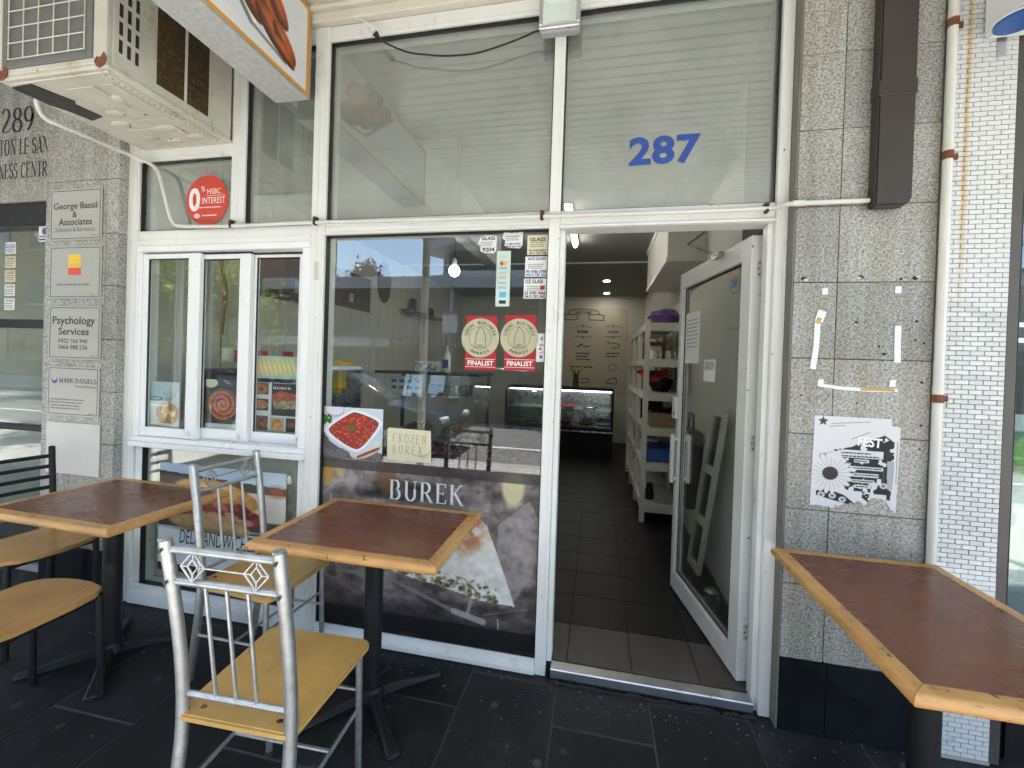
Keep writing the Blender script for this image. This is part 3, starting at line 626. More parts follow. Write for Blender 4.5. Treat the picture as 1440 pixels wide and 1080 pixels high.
B().tube([(.30, Td+.02, 1.99), (.22, Td+.20, 2.02)], .006, 8).tube([(.22, Td+.20, 2.02), (-.02, Td+.17, 2.045)], .006, 8).box(.26, .34, Td+.001, Td+.03, 1.975, 2.002).build('door_closer', STEEL, dr)
dr.rotation_euler = (0, 0, A)
def on_door(px, py):
    """photo pixel -> point on the street side of the leaf, in the leaf's own axes"""
    d = _ray(px, py); nn = Vector((-math.sin(A), math.cos(A), 0)); P0 = HP+nn*.018
    P = CAM+d*((P0-CAM).dot(nn)/d.dot(nn)); q = P-HP; return q.x*math.cos(A)+q.y*math.sin(A), q.z
# ------------------------------------------------------------------ granite pier beside the door
def panels(root, cols, rows, yf, th, mat, name='panel', gap=.0028):
    for x0, x1 in cols:
        for z0, z1 in rows:
            box(name, x0+gap/2, x1-gap/2, yf+RNG.uniform(0, .0012), yf+th, z0+gap/2, z1-gap/2, mat, root, bev=.0012)
pr = thing('stone_pier', (1.01, .05, 0), 'grey granite clad pier with black plinth beside the open door', 'pier')
box('core', .764, 1.262, -.045, .6, 0.001, 3.29, plain('grey_mortar', (.13, .125, .115), .9), pr)
box('corner_trim', .757, .7635, -.066, .058, 0.002, 3.29, plain('grey_brown_trim', (.15, .14, .12), .5), pr)
GR = [.298+.3045*i for i in range(11)]; GR[-1] = 3.29
panels(pr, [(.764, .921), (.921, 1.252)], list(zip(GR[:-1], GR[1:])), -.066, .0208, GRAN)
panels(pr, [(.764, .936), (.936, 1.252)], [(0.002, .298)], -.066, .0208, TILEB, 'plinth_tile')
b = B(); ch = B()
for px, py, r in ((1130, 392, .010), (1210, 390, .011), (1287, 391, .010), (1267, 392, .006), (1204, 454, .007), (1289, 452, .006), (1287, 478, .005), (1205, 526, .004), (1236, 487, .005), (1243, 498, .007), (1296, 538, .006), (1299, 483, .005), (1293, 632, .005), (1295, 598, .005), (1205, 567, .004), (1126, 556, .004)):
    p = onY(px, py, -.0662); B().disc((p.x, p.z), r, -.0672, 10, r*.8).build('drill_hole', HOLE, pr)
for px, py, r in ((1133, 394, .010), (1208, 391, .009), (1291, 389, .008), (1203, 456, .005), (1204, 527, .004), (1255, 530, .004)):
    p = onY(px, py, -.0662); B().disc((p.x, p.z), r, -.0677, 8, r*.6).build('hole_filler', FILL, pr)
# bits of tape left on the granite
def tape(pts, label, wd=.012, mat=FOAM):
    P = [onY(x, y, -.067) for x, y in pts]; b = B()
    for i in range(len(P)-1):
        d = (P[i+1]-P[i]).normalized(); nn = Vector((-d.z, 0, d.x))*wd/2
        q = [P[i]-nn, P[i+1]-nn, P[i+1]+nn, P[i]+nn]; b.prism([(v.x, v.z) for v in q], -.0678, -.0672+.0002*(i % 2))
    return b
for pts, lab, wd, tails in (
    ([(1157, 437), (1151, 452)], 'torn white tape scrap at the top of the long left strip on granite', .030, None),
    ([(1150, 450), (1148, 485), (1143, 519)], 'long vertical strip of white tape on granite with a yellowed end', .021, [(1153, 447), (1149, 455)]),
    ([(1263, 458), (1262, 485), (1262, 510)], 'short vertical strip of white tape near the drainpipe', .022, None),
    ([(1150, 541), (1185, 546), (1230, 549), (1262, 549)], 'horizontal strip of white and yellowed tape on granite above the torn flyer', .013, [(1210, 547.5), (1258, 549)])):
    o = thing('tape_strip', onY(*pts[-1], -.067), lab, 'tape', 'tape left on the granite pier'); tape(pts, lab, wd).build('strip', FOAM, o)
    if tails: b = tape(tails, lab, wd*.8); b.v = [(x, y-.0006, z) for x, y, z in b.v]; b.build('yellowed_patch', TAPEY, o)
for (px, py), lab in (((1160, 409.5), 'small square tape tab under a drill hole, beside the white door frame'), ((1263, 407.5), 'small square tape tab on granite towards the drainpipe'), ((1154, 538), 'small tape tab at the frame end of the horizontal strip'), ((1255, 539), 'small tape tab at the drainpipe end of the horizontal strip')):
    p = onY(px, py, -.067); b = B().prism([(p.x-.011, p.z-.014), (p.x+.010, p.z-.013), (p.x+.011, p.z+.014), (p.x-.010, p.z+.013)], -.0684, -.0680)
    b.build('tape_tab', FOAM, label=lab, cat='tape', group='tape left on the granite pier')
# brown square downpipe and conduit into it
dp = thing('downpipe', (1.09, -.11, 2.1), 'brown square metal downpipe ending on the granite pier', 'downpipe')
B().prism([(1.011, 2.10), (1.114, 2.10), (1.134, 2.122), (1.134, 3.29), (1.011, 3.29)], -.118, -.0665).build('box_pipe', BROWN, dp, bev=.006, seg=2)
box('strap', 1.0085, 1.1365, -.1205, -.0668, 2.515, 2.575, BROWN, dp, bev=.003)
# white round drainpipe with rusted clips
dq = thing('drainpipe', (1.275, -.10, 0), 'white round plastic drainpipe with rusted clips between granite and brick', 'drainpipe')
B().tube([(1.262, -.084, 0.001), (1.262, -.084, 3.29)], .0155, 18).build('pipe', PVC, dq, smooth=True)
for z in (1.36, 2.275, 2.77):
    B().tube([(1.262, -.084, z), (1.262, -.084, z+.03)], .0180, 18).box(1.262, 1.303, -.0735, -.068, z+.004, z+.026).build('clip', RUST, dq)
    B().tube([(1.262, -.084, z+.031), (1.262, -.084, z+.06)], .0166, 18).build('paint_collar', CREAM, dq)

# ------------------------------------------------------------------ white brick-tile pilaster
bp = thing('tiled_pilaster', (1.38, .1, 0), 'narrow pilaster of small white brick tiles with an orange rust stain', 'pilaster')
box('core', 1.2635, 1.492, -.052, .6, 0.001, 3.29, plain('grey_grout', (.34, .335, .325), .9), bp)
ref = {}; rest = B(); zz = .014; row = 0; nb = 0; TW, THt = .0455, .0184
while zz < 3.28:
    x = 1.2640-(TW/2 if row % 2 else 0)
    while x < 1.488:
        xa, xb = max(x, 1.2640), min(x+TW, 1.490)
        if xb-xa > .008:
            w_ = round(xb-xa-.0026, 4)
            if .72 < zz < 2.0 and nb < 300:
                nb += 1
                if w_ not in ref: ref[w_] = B().box(xa+.0013, xb-.0013, -.0575, -.052, zz+.0013, zz+THt-.0013).build('brick', MOSA, bp, bev=.0008)
                else: o = ref[w_].copy(); COL.objects.link(o); o.location = Vector(((xa+xb)/2, -.05475+RNG.uniform(-.0006, .0004), zz+THt/2))-WL[bp.name]
            else: rest.box(xa+.0013, xb-.0013, -.0575, -.052, zz+.0013, zz+THt-.0013)
        x += TW
    zz += THt; row += 1
rest.build('brick', MOSA, bp, kind='stuff', fix=False)
box('base_strip', 1.2635, 1.492, -.058, -.0522, 0.001, .013, CONC, bp)

# ------------------------------------------------------------------ neighbouring shop to the right
ns = thing('neighbour_shopfront', (2.6, .2, 0), 'dark bronze framed shop window next to the white tiled pilaster', 'shopfront')
box('frame', 1.493, 1.530, -.050, .10, 0.001, 3.29, DARKF, ns, bev=.003); box('frame', 1.531, 1.575, .0, .10, 0.001, 3.29, BLACK, ns, bev=.003)
box('frame', 3.6, 3.7, -.02, .10, 0.001, 3.29, DARKF, ns, bev=.003)
box('sill', 1.576, 3.5995, -.01, .10, 0.001, .40, BLACK, ns); box('head', 1.576, 3.5995, -.01, .10, 2.6, 3.29, BLACK, ns)
for z in (1.60, 1.66): box('glazing_bar', 1.576, 3.5995, .02, .05, z, z+.018, ALU, ns)
box('glass_pane', 1.5765, 3.599, .055, .061, .4005, 2.5995, GLASS, ns)
box('back_panel', 1.576, 3.5995, .65, .70, .002, 3.29, plain('shop_backdrop', (.055, .06, .065), .7), ns); box('floor', 1.576, 3.5995, .1005, .6495, .05, .39, DKINT, ns)
pc = Pic(.8, 90, (.86, .89, .86)); pc.put(pc.Y > .74, (.10, .33, .07)); pc.put((pc.Y > .72) & (pc.Y < .74), (.75, .8, .2))
pc.put(pc.n(5, 3) > .62, (.72, .78, .74), .6); pc.put(pc.ell(.18, .83, .14, .12), (.40, .62, .12)); pc.put(pc.Y > .93, (.62, .70, .72)); pc.put(pc.ell(.1, .12, .2, .13), (.25, .33, .38), .8)
pc.sheet('shop_poster', None, (1.585, .066, .42), (.75, 0, 0), (0, 0, .90), label='pale poster with a green band behind the neighbouring shop window', cat='poster')
box('wall', 3.7005, 9, 0, .29, 0.001, 3.29, OPPW, label='plain rendered wall beyond the neighbouring shop', cat='wall')
u = thing('wall_unit', (1.75, -.06, 2.72), 'white wall unit with a vented underside and a blue round badge above the neighbouring shop', 'air conditioner')
box('housing', 1.372, 2.25, -.66, -.060, 2.722, 3.12, WHITE2, u, bev=.012, seg=2)
for i in range(11): box('rib', 1.395+.014*i, 1.402+.014*i, -.60, -.20, 2.716, 2.7215, ALU, u)
c = onZ(1433, 28, 2.72); B().tube([(c.x, c.y, 2.712), (c.x, c.y, 2.7215)], .062, 28).build('badge', BLUE, u); B().tube([(c.x+.0, c.y, 2.7195), (c.x, c.y, 2.7218)], .070, 28).build('badge_rim', WHITE2, u)
for x in (1.42, 2.1): box('bracket', x, x+.03, -.0595, -.0555, 2.66, 2.76, ALU, u)

# ------------------------------------------------------------------ left pier, entrance to the business centre
pl = thing('stone_pier', (-2.98, .1, 0), 'granite clad pier carrying the column of silver plaques', 'pier')
box('core', -3.236, -2.7905, -.030, .6, 0.001, 3.29, MATS['grey_mortar'], pl)
panels(pl, [(-2.79, -2.700)], [(.30, .61), (.61, .915), (.915, 1.22), (1.22, 1.52), (1.52, 1.83), (1.83, 2.13), (2.13, 2.44), (2.44, 2.74), (2.74, 3.29)], -.050, .0490, GRAN)
panels(pl, [(-3.246, -2.79)], [(.30, .61), (.61, .915), (.915, 1.22), (1.22, 1.52), (1.52, 1.83), (1.83, 2.13), (2.13, 2.44), (2.44, 2.74), (2.74, 3.29)], -.050, .0195, GRAN)
panels(pl, [(-2.79, -2.700)], [(.002, .30)], -.050, .0490, TILEB, 'plinth_tile'); panels(pl, [(-3.246, -2.79)], [(.002, .30)], -.050, .0195, TILEB, 'plinth_tile')
for z0, z1 in ((.3, 1.22), (1.22, 2.13), (2.13, 3.29)): box('side_panel', -3.2465, -3.2365, -.030, .60, z0+.001, z1-.001, GRAN, pl, bev=.001)
en = thing('entrance', (-4.0, .3, 0), 'business centre entrance with granite lintel and dark framed glass door', 'entrance')
EY = .20
box('lintel', -4.75, -3.247, EY, .6, 2.452, 3.29, GRAN, en, bev=.001)
box('header', -4.75, -3.247, EY+.015, .34, 2.30, 2.4515, BLACK, en, bev=.003)
for x in (-4.72, -3.70+.0, -3.30): box('stile', x-.03, x+.025, EY+.02, .30, .0, 2.2995, BLACK, en, bev=.003) if x != -3.70 else None
for z0, z1 in ((.0, .10), (.886, .925), (1.596, 1.655)): box('bar', -4.689, -3.3305, EY+.025, .295, z0+.002, z1, BLACK, en, bev=.002)
box('glass_pane', -4.689, -3.3305, EY+.045, EY+.051, .101, 2.299, GLASSE, en)
box('lobby_back', -4.75, -3.247, .95, 1.0, 0, 3.29, plain('lobby_wall', (.66, .66, .58), .7), en); box('lobby_side', -3.236, -3.20, .601, .949, 0, 3.29, MATS['lobby_wall'], en)
box('lobby_side', -4.80, -4.7505, .21, .949, 0, 3.29, MATS['lobby_wall'], en); box('lobby_ceiling', -4.7505, -3.2365, .601, .949, 2.7, 2.8, MATS['lobby_wall'], en)
box('lobby_floor', -4.75, -3.247, .21, .949, .002, .02, FTILE2, en)
stext('289', 'lettering', INKD, en, onY(2, 180, EY).x, onY(48, 175, EY).x, onY(25, 186, EY).z, onY(25, 151, EY).z, EY-.0015, .16, .042)
xs = onY(-1, 210, EY).x; u_ = (onY(61, 207, EY).x-xs)/6.45
V, F = serif('BRIGHTON LE SANDS', .16, .042); V2, _ = serif('BRIGH', .16, .042); V3, _ = serif('BRIGHTON LE SA', .16, .042)
k_ = (onY(60, 207, EY).x-xs)/(V3[:, 0].max()-V2[:, 0].max()-.1); x_ = xs-(V2[:, 0].max()+.1)*k_
place2d(V, F, 'lettering', INKD, en, x_, x_+(V[:, 0].max()-V[:, 0].min())*k_, onY(30, 218, EY).z, onY(30, 194, EY).z, EY-.0015)
V, F = serif('BUSINESS CENTRE', .16, .042); V2, _ = serif('BUSI', .16, .042); V3, _ = serif('BUSINESS CENT', .16, .042)
k_ = (onY(59, 240, EY).x-xs)/(V3[:, 0].max()-V2[:, 0].max()-.1); x_ = xs-(V2[:, 0].max()+.1)*k_
place2d(V, F, 'lettering', INKD, en, x_, x_+(V[:, 0].max()-V[:, 0].min())*k_, onY(30, 251, EY).z, onY(30, 228, EY).z, EY-.0015)
box('wall', -9, -4.8005, 0, .29, 0.001, 3.29, GRAN, label='granite faced wall beyond the business entrance', cat='wall')
LBL = ['blue lettered glazier sticker at the top of the column on the entrance door', 'cream glazier sticker just below the blue lettered one on the entrance door', 'grey worn glazier sticker in the middle of the entrance door column', 'white glazier sticker second from the bottom of the entrance door column', 'white glazier sticker lowest in the column on the entrance door']
for i in range(5):
    z1 = 2.195-.098*i; s = thing('glazier_sticker', (-4.05, EY+.044, z1-.08), LBL[i], 'sticker', 'stickers on the entrance door')
    box('backing', -4.105, -4.008, EY+.0436, EY+.0442, z1-.082, z1, PAPERY if i in (1, 2) else PAPER, s)
    if i == 0: text('GLASS', 'lettering', BLUEV, s, -4.10, -4.015, z1-.042, z1-.012, EY+.0428, .02)
    else: text(['', 'GLASS', 'GLASS', 'GLASS', 'OZ GLASS'][i], 'lettering', INKD, s, -4.09, -4.02, z1-.024, z1-.008, EY+.0428, .02)
    scribble('small_print', s, -4.10, -4.015, z1-.075, z1-.045 if i == 0 else z1-.03, 3, EY+.0428, BLUEV if i in (0, 3) else INKG, seed=i)
s = thing('security_sticker', (-3.74, EY+.044, 2.2), 'white sticker with a blue round emblem high on the entrance door', 'sticker')
box('backing', -3.80, -3.70, EY+.0436, EY+.0442, 2.19, 2.297, PAPER, s); B().disc((-3.745, 2.262), .024, EY+.0425).build('emblem', BLUEV, s)
box('stripe', -3.795, -3.703, EY+.0428, EY+.0434, 2.222, 2.232, RED, s); box('stripe', -3.795, -3.703, EY+.0428, EY+.0434, 2.200, 2.212, BLUEV, s)

# plaques
PY = -.0505
def plaque(a, b, label, blank=False):
    p, q = onY(*a, PY), onY(*b, PY); x0, x1, z0, z1 = p.x, q.x, q.z, p.z
    t = thing('plaque', (.5*(x0+x1), PY, z0), label, 'plaque', 'plaques on the granite pier')
    box('plate', x0, x1, PY-.006, PY-.0005, z0, z1, PLAQUEB if blank else PLAQUE, t, bev=.001)
    if not blank:
        e, s = .010, .0035; b_ = B()
        for u0, u1, v0, v1 in ((x0+e, x1-e, z1-e-s, z1-e), (x0+e, x1-e, z0+e, z0+e+s), (x0+e, x0+e+s, z0+e+s, z1-e-s), (x1-e-s, x1-e, z0+e+s, z1-e-s)): b_.box(u0, u1, PY-.0066, PY-.0062, v0, v1)
        b_.build('border_line', INKD, t)
    return t, x0, x1, z0, z1, PY-.0067
t, x0, x1, z0, z1, y = plaque((73, 268), (144, 337), 'silver plaque lettered for solicitors and barristers, top of the column'); W_ = x1-x0
cx = (x0+x1)/2
text('George Bassil', 'lettering', INKD, t, cx-.165, cx+.160, z1-.130, z1-.080, y, .012); text('&', 'lettering', INKD, t, cx-.022, cx+.012, z1-.168, z1-.134, y, .012)
text('Associates', 'lettering', INKD, t, cx-.125, cx+.125, z1-.212, z1-.172, y, .012); text('Solicitors & Barristers', 'lettering', INKG, t, cx-.150, cx+.145, z1-.250, z1-.222, y)
text('Suite 1', 'lettering', INKG, t, x1-.075, x1-.025, z0+.022, z0+.034, y)
t, x0, x1, z0, z1, y = plaque((72, 347), (143, 420), 'silver plaque with a small orange and red square logo'); cx = (x0+x1)/2
box('logo', cx-.050, cx+.045, y, y+.0004, z1-.128, z1-.052, YEL, t); box('logo', cx-.050, cx+.045, y, y+.0004, z1-.170, z1-.1285, REDO, t); text('ATH', 'lettering', ORANGE, t, cx-.045, cx+.04, z1-.126, z1-.104, y-.0004, .01)
scribble('small_print', t, cx-.14, cx+.12, z1-.237, z1-.215, 1, y, seed=9, fill=.97); text('Suite 1', 'lettering', INKG, t, x1-.075, x1-.025, z0+.018, z0+.030, y)
t, x0, x1, z0, z1, y = plaque((71, 430), (142, 507), 'silver plaque lettered Psychology Services with two phone numbers'); cx = (x0+x1)/2
text('Psychology', 'lettering', INKD, t, cx-.165, cx+.155, z1-.122, z1-.062, y, .014); text('Services', 'lettering', INKD, t, cx-.118, cx+.110, z1-.170, z1-.128, y, .014)
text('0422 166 940', 'lettering', INKD, t, cx-.118, cx+.100, z1-.217, z1-.192, y); text('0466 988 236', 'lettering', INKD, t, cx-.118, cx+.100, z1-.254, z1-.229, y)
text('Suite 2', 'lettering', INKG, t, x1-.075, x1-.022, z0+.018, z0+.030, y)
t, x0, x1, z0, z1, y = plaque((69, 514), (140, 588), 'silver plaque with a blue crescent logo beside serif capitals'); cx = (x0+x1)/2
stext('MARK DANIELS', 'lettering', INKD, t, cx-.105, cx+.175, z1-.098, z1-.068, y, .15, .05); text('Financial Services', 'lettering', INKG, t, cx+.02, cx+.172, z1-.122, z1-.106, y)
B().prism([(cx-.165, z1-.070), (cx-.150, z1-.088), (cx-.128, z1-.082), (cx-.116, z1-.066), (cx-.120, z1-.094), (cx-.140, z1-.104), (cx-.158, z1-.096)], y, y+.0005).build('logo', BLUEV, t)
scribble('small_print', t, x0+.02, x1-.09, z0+.035, z0+.105, 4, y, seed=5); text('Suite 3', 'lettering', INKG, t, x1-.075, x1-.022, z0+.016, z0+.028, y)
plaque((67, 592), (140, 671), 'blank off-white plaque at the foot of the column', True)

# ------------------------------------------------------------------ window air conditioner with its drain
ac = thing('air_conditioner', (-2.30, -.3, 2.6), 'old white window air conditioner with rusty corners jutting over the servery', 'air conditioner')
AX0, AX1, AY0, AZ0, AZ1 = -2.598, -2.006, -.605, 2.628, 3.10
ACP = plain('aged_white_enamel', (.56, .545, .47), .42, var=.2, vs=5, bmp=.3, bs=14, dirt=((.36, .30, .20), 6, .57), streak=((.30, .25, .17), (30, 30, 2), .66), chips=((.14, .08, .04), 36, .72))
ACG = plain('grey_grille_plastic', (.14, .14, .135), .5, var=.15, vs=20); COIL = plain('brown_coil_fins', (.085, .05, .016), .6, .2, var=.7, vs=60, bmp=.8, bs=160, dirt=((.24, .15, .055), 60, .55), streak=((.03, .018, .008), (3, 3, 260), .5))
box('casing', AX0, AX1, AY0+.02, -.002, AZ0+.004, AZ1, ACP, ac, bev=.006)
b = B().box(AX0-.004, AX1+.004, AY0, -.002, AZ0-.016, AZ0+.0035); b.build('base_tray', ACP, ac, bev=.004)
for x0, x1, y0, y1, h in ((-2.36, -2.20, -.52, -.36, .006), (-2.30, -2.10, -.27, -.24, .005), (-2.45, -2.15, -.20, -.12, .006), (-2.17, -2.09, -.52, -.30, .005), (-2.07, -2.04, -.57, -.04, .006), (-2.57, -2.02, -.590, -.575, .008)):
    box('pressed_rib', x0, x1, y0, y1, AZ0-.016-h, AZ0-.0165, ACP, ac, bev=.004)
for x, y, rx, ry in ((-2.34, -.33, .05, .03), (-2.42, -.25, .06, .025), (-2.22, -.18, .07, .03), (-2.40, -.12, .05, .03), (-2.14, -.09, .06, .025), (-2.30, -.07, .05, .02), (-2.20, -.42, .04, .03)):
    B().ball((x, y, AZ0-.0165), rx, ry, .011, 14, 6).build('pressed_dimple', ACP, ac, smooth=True)
b = B()
for i in range(22): b.tube([(-2.055, -.57+i*.025, AZ0-.0235), (-2.055, -.57+i*.025, AZ0-.0222)], .003, 6)
for x, y in ((-2.3, -.45), (-2.2, -.3), (-2.4, -.22), (-2.15, -.15), (-2.3, -.09)): b.tube([(x, y, AZ0-.0185), (x, y, AZ0-.0165)], .005, 6)
b.build('tray_hole', HOLE, ac)
# front frame and guarded condenser
for nm, x0, x1, z0, z1 in (('frame_bar', AX0, AX0+.02, AZ0+.03, AZ1), ('frame_bar', AX1-.07, AX1, AZ0+.03, AZ1), ('frame_bar', AX0, AX1, AZ0+.0045, AZ0+.0295)): box(nm, x0, x1, AY0, AY0+.0195, z0, z1, ACP, ac, bev=.003)
gx0, gx1, gz0 = AX0+.021, AX1-.071, AZ0+.030
box('condenser_panel', gx0, gx1, AY0+.004, AY0+.0195, gz0, AZ1, ACG, ac)
b = B()
for i in range(6): x = gx0+.04+(gx1-gx0-.08)*i/5; b.tube([(x, AY0-.004, gz0+.035), (x, AY0-.004, AZ1-.02)], .0022, 6)
for i in range(7): z = gz0+.035+.068*i; b.tube([(gx0+.04, AY0-.007, z), (gx1-.04, AY0-.007, z)], .0022, 6) if z < AZ1-.02 else None
b.build('wire_guard', CREAM, ac)
box('guard_rim', gx0, gx0+.03, AY0-.003, AY0+.0035, gz0, AZ1, ACG, ac, bev=.002); box('guard_rim', gx1-.03, gx1, AY0-.003, AY0+.0035, gz0, AZ1, ACG, ac, bev=.002); box('guard_rim', gx0+.0305, gx1-.0305, AY0-.003, AY0+.0035, gz0, gz0+.03, ACG, ac, bev=.002)
for x in (AX0-.006, AX1-.058):
    pts = [(x+.006+RNG.uniform(0, .01), AZ0-.012), (x+.030, AZ0-.022+RNG.uniform(0, .01)), (x+.058, AZ0-.008), (x+.066, AZ0+.018), (x+.050, AZ0+.034+RNG.uniform(0, .012)), (x+.030, AZ0+.022), (x+.012, AZ0+.030), (x-.002, AZ0+.010)]
    B().prism(pts, AY0-.0045, AY0-.0005).build('rust_patch', RUST, ac, bev=.002)
for i in range(3):
    for j in range(5): box('louvre_slot', AX1-.0005, AX1+.0012, AY0+.045+i*.032, AY0+.045+i*.032+.014, AZ0+.075+j*.075-.004*i, AZ0+.075+j*.075+.055-.004*i, HOLE, ac)
for y0, y1 in ((-.405, -.275), (-.262, -.145)): box('coil_opening', AX1-.0005, AX1+.0015, y0, y1, AZ0+.045, AZ1-.05, COIL, ac)
box('coil_divider', AX1-.0005, AX1+.004, -.2745, -.2625, AZ0+.045, AZ1-.05, CREAM, ac)
B().prism([(-2.592, -.565), (-2.47, -.570), (-2.425, -.44), (-2.452, -.42), (-2.44, -.32), (-2.53, -.30), (-2.55, -.38), (-2.585, -.44)], AZ0-.021, AZ0-.0165, 'z').build('drip_patch', plain('bitumen_patch', (.03, .03, .03), .5), ac)
PP = [onY(51, 134, -.46), onY(52, 150, -.44), onY(62, 167, -.42), onY(80, 175, -.40), onY(180, 217, -.045), onY(204, 226, -.030), onY(220, 236, -.026), onY(226, 252, -.026), onY(235, 290, -.026), onY(242, 314, -.026), onY(252, 319, -.026), onY(330, 318, -.026), onY(442, 312.5, -.026), onY(600, 309, -.026), onY(770, 304.5, -.026), onY(1000, 297, -.026), onY(1085, 293, -.028), onY(1094, 292, -.04), onY(1108, 287, -.085), onY(1120, 286, -.086), onY(1222, 282, -.086)]
def smooth_path(P, it=2):
    for _ in range(it): P = [P[0]]+[q for a, b in zip(P[:-1], P[1:]) for q in (a.lerp(b, .25), a.lerp(b, .75))]+[P[-1]]
    return P
dn = thing('drain_pipe', PP[10], 'thin cream drain pipe from the air conditioner along the transom to the downpipe', 'pipe')
B().tube(smooth_path(PP), .0095, 10).build('pipe', PVC, dn, smooth=True)
B().tube([PP[19]-Vector((.012, 0, 0)), PP[19]+Vector((.03, 0, .001))], .0125, 12).build('coupling', PVC, dn, smooth=True)
for px, py in ((325, 316), (443, 312), (762, 304), (1078, 294)):
    p = onY(px, py, -.026); B().box(p.x-.007, p.x+.007, -.038, -.0125, p.z-.016, p.z+.014).box(p.x-.009, p.x+.009, -.034, -.006, p.z+.0145, p.z+.026).build('clip', plain('dark_rusted_clip', (.06, .03, .02), .8, var=.3) if 'dark_rusted_clip' not in MATS else MATS['dark_rusted_clip'], dn, bev=.002)

# ------------------------------------------------------------------ lightbox sign across the footpath
lb = thing('lightbox_sign', (-1.59, -.8, 2.78), 'hanging lightbox sign with a photo of plaited sweet buns', 'sign')
GALV = plain('galvanised_sheet', (.52, .535, .535), .5, .2, var=.22, vs=45, dirt=((.6, .61, .62), 30, .6))
box('case', -1.695, -1.4985, -1.36, -.042, 2.775, 3.24, GALV, lb, bev=.004)
pc = Pic(1.315/.462, 170, (.86, .87, .88)); a_ = pc.asp     # x runs from the street end (0) to the wall end
pc.put(pc.n(3, 2) > .5, (.82, .84, .86), .5)
for e in (pc.Y < .055, pc.Y > .945, pc.X < .05, pc.X > a_-.06): pc.put(e, (.82, .58, .18))
_X = pc.X; pc.X = pc.X+.52                                          # picture laid out from the street end of a longer face
def bun(cx_, cy2, rx, ry, rot, col=(.72, .33, .15)):
    m_ = pc.ell(cx_, cy2, rx, ry, rot); c_, d_ = math.cos(R(rot)), math.sin(R(rot)); v = (-(pc.X-cx_)*d_+(pc.Y-cy2)*c_)/ry; u2 = ((pc.X-cx_)*c_+(pc.Y-cy2)*d_)/rx
    sh = np.clip(.72+.40*v-.25*u2*u2, .25, 1.15)[..., None]; nz = (.85+.3*pc.n(24, int(cx_*77) % 90))[..., None]
    pc.put(m_, np.clip(np.array(col)[None, None]*sh*nz, 0, 1)); pc.put(np.clip(pc.ell(cx_-.1*rx, cy2+.38*ry, rx*.55, ry*.14, rot, 6), 0, 1), (.93, .66, .42), .55)
pl_ = [(1.75, .86), (2.05, .62), (2.45, .34), (2.95, .14), (3.12, .16), (3.14, .28), (3.02, .50), (2.6, .85), (2.2, 1.0), (1.9, 1.0)]
pc.put(pc.seg(1.75, .90, 2.55, .22, .05), (.45, .45, .42)); pc.put(pc.seg(2.55, .22, 3.02, .14, .035), (.5, .5, .5)); pc.put(pc.seg(3.02, .145, 3.12, .19, .04), (.92, .93, .95))
pc.put(pc.seg(1.77, .96, 2.6, .26, .03), (.95, .95, .95))
pc.put(pc.ell(1.95, .95, .18, .12), (.86, .77, .30)); pc.put(pc.ell(2.02, .99, .12, .08), (.93, .88, .45))
for q in ((2.05, .80, .24, .11, -38), (2.28, .88, .26, .11, -42), (2.42, .66, .26, .11, -45), (2.58, .78, .26, .105, -45), (2.28, .58, .23, .10, -42), (2.52, .44, .22, .10, -42), (2.72, .56, .26, .11, -45), (2.86, .64, .22, .10, -48), (2.80, .34, .24, .105, -33), (2.98, .33, .20, .10, -40), (2.94, .24, .20, .07, -22)): bun(*q)
pc.X = _X
pc.sheet('printed_face', lb, (-1.4975, -1.357, 2.777), (0, 1.313, 0), (0, 0, .460))
b = B().box(-1.4983, -1.494, -1.36, -1.350, 2.775, 3.24).box(-1.4983, -1.494, -.050, -.042, 2.775, 3.24).box(-1.4983, -1.494, -1.35, -.05, 3.232, 3.24).box(-1.4983, -1.494, -1.35, -.05, 2.775, 2.781); b.build('face_trim', ALU, lb)
for y in (-1.2, -.3): B().tube([(-1.597, y, 3.2405), (-1.597, y, 3.305)], .012, 8).build('hanger', ALU, lb)

# ------------------------------------------------------------------ floodlight, socket and cable
fd = thing('floodlight', (-.217, -.08, 2.955), 'small square white floodlight on the mullion above the windows', 'light')
box('body', -.312, -.130, -.055, -.0065, 2.965, 3.125, plain('grey_lamp_casing', (.36, .36, .37), .4), fd, bev=.008)
B().box(-.312, -.130, -.075, -.0555, 2.965, 2.981).box(-.312, -.130, -.075, -.0555, 3.109, 3.125).box(-.312, -.296, -.075, -.0555, 2.9815, 3.1085).box(-.146, -.130, -.075, -.0555, 2.9815, 3.1085).build('bezel', ALU, fd, bev=.003)
b = B(); o4 = [(-.296, 2.981), (-.146, 2.981), (-.146, 3.109), (-.296, 3.109)]; i4 = [(-.265, 3.005), (-.177, 3.005), (-.177, 3.085), (-.265, 3.085)]
b.add([(x, -.068, z) for x, z in o4]+[(x, -.058, z) for x, z in i4], [(0, 1, 5, 4), (1, 2, 6, 5), (2, 3, 7, 6), (3, 0, 4, 7), (4, 5, 6, 7)]); b.build('reflector', WHITE2, fd)
box('glass_cover', -.2955, -.1465, -.0735, -.0705, 2.9815, 3.1085, GLASSI, fd)
cb = thing('power_cable', onY(527, 47, -.03), 'black cable with plug looping from a ceiling socket to the floodlight', 'cable')
P = [onY(529, 49, -.045), onY(540, 60, -.03), onY(558, 68, -.02), onY(577, 75, -.018), onY(600, 77, -.016), onY(622, 79, -.018), onY(645, 78, -.02), onY(668, 76, -.02), onY(700, 66, -.02), onY(735, 53, -.02), onY(757, 42, -.03), Vector((-.29, -.045, 2.97))]
B().tube(smooth_path(P), .0042, 8).build('cord', GASKET, cb, smooth=True)
B().tube([onY(527, 46, -.055), onY(530, 50, -.046), onY(534, 55, -.040)], [.015, .013, .005], 12).build('plug', BLACK, cb, smooth=True)
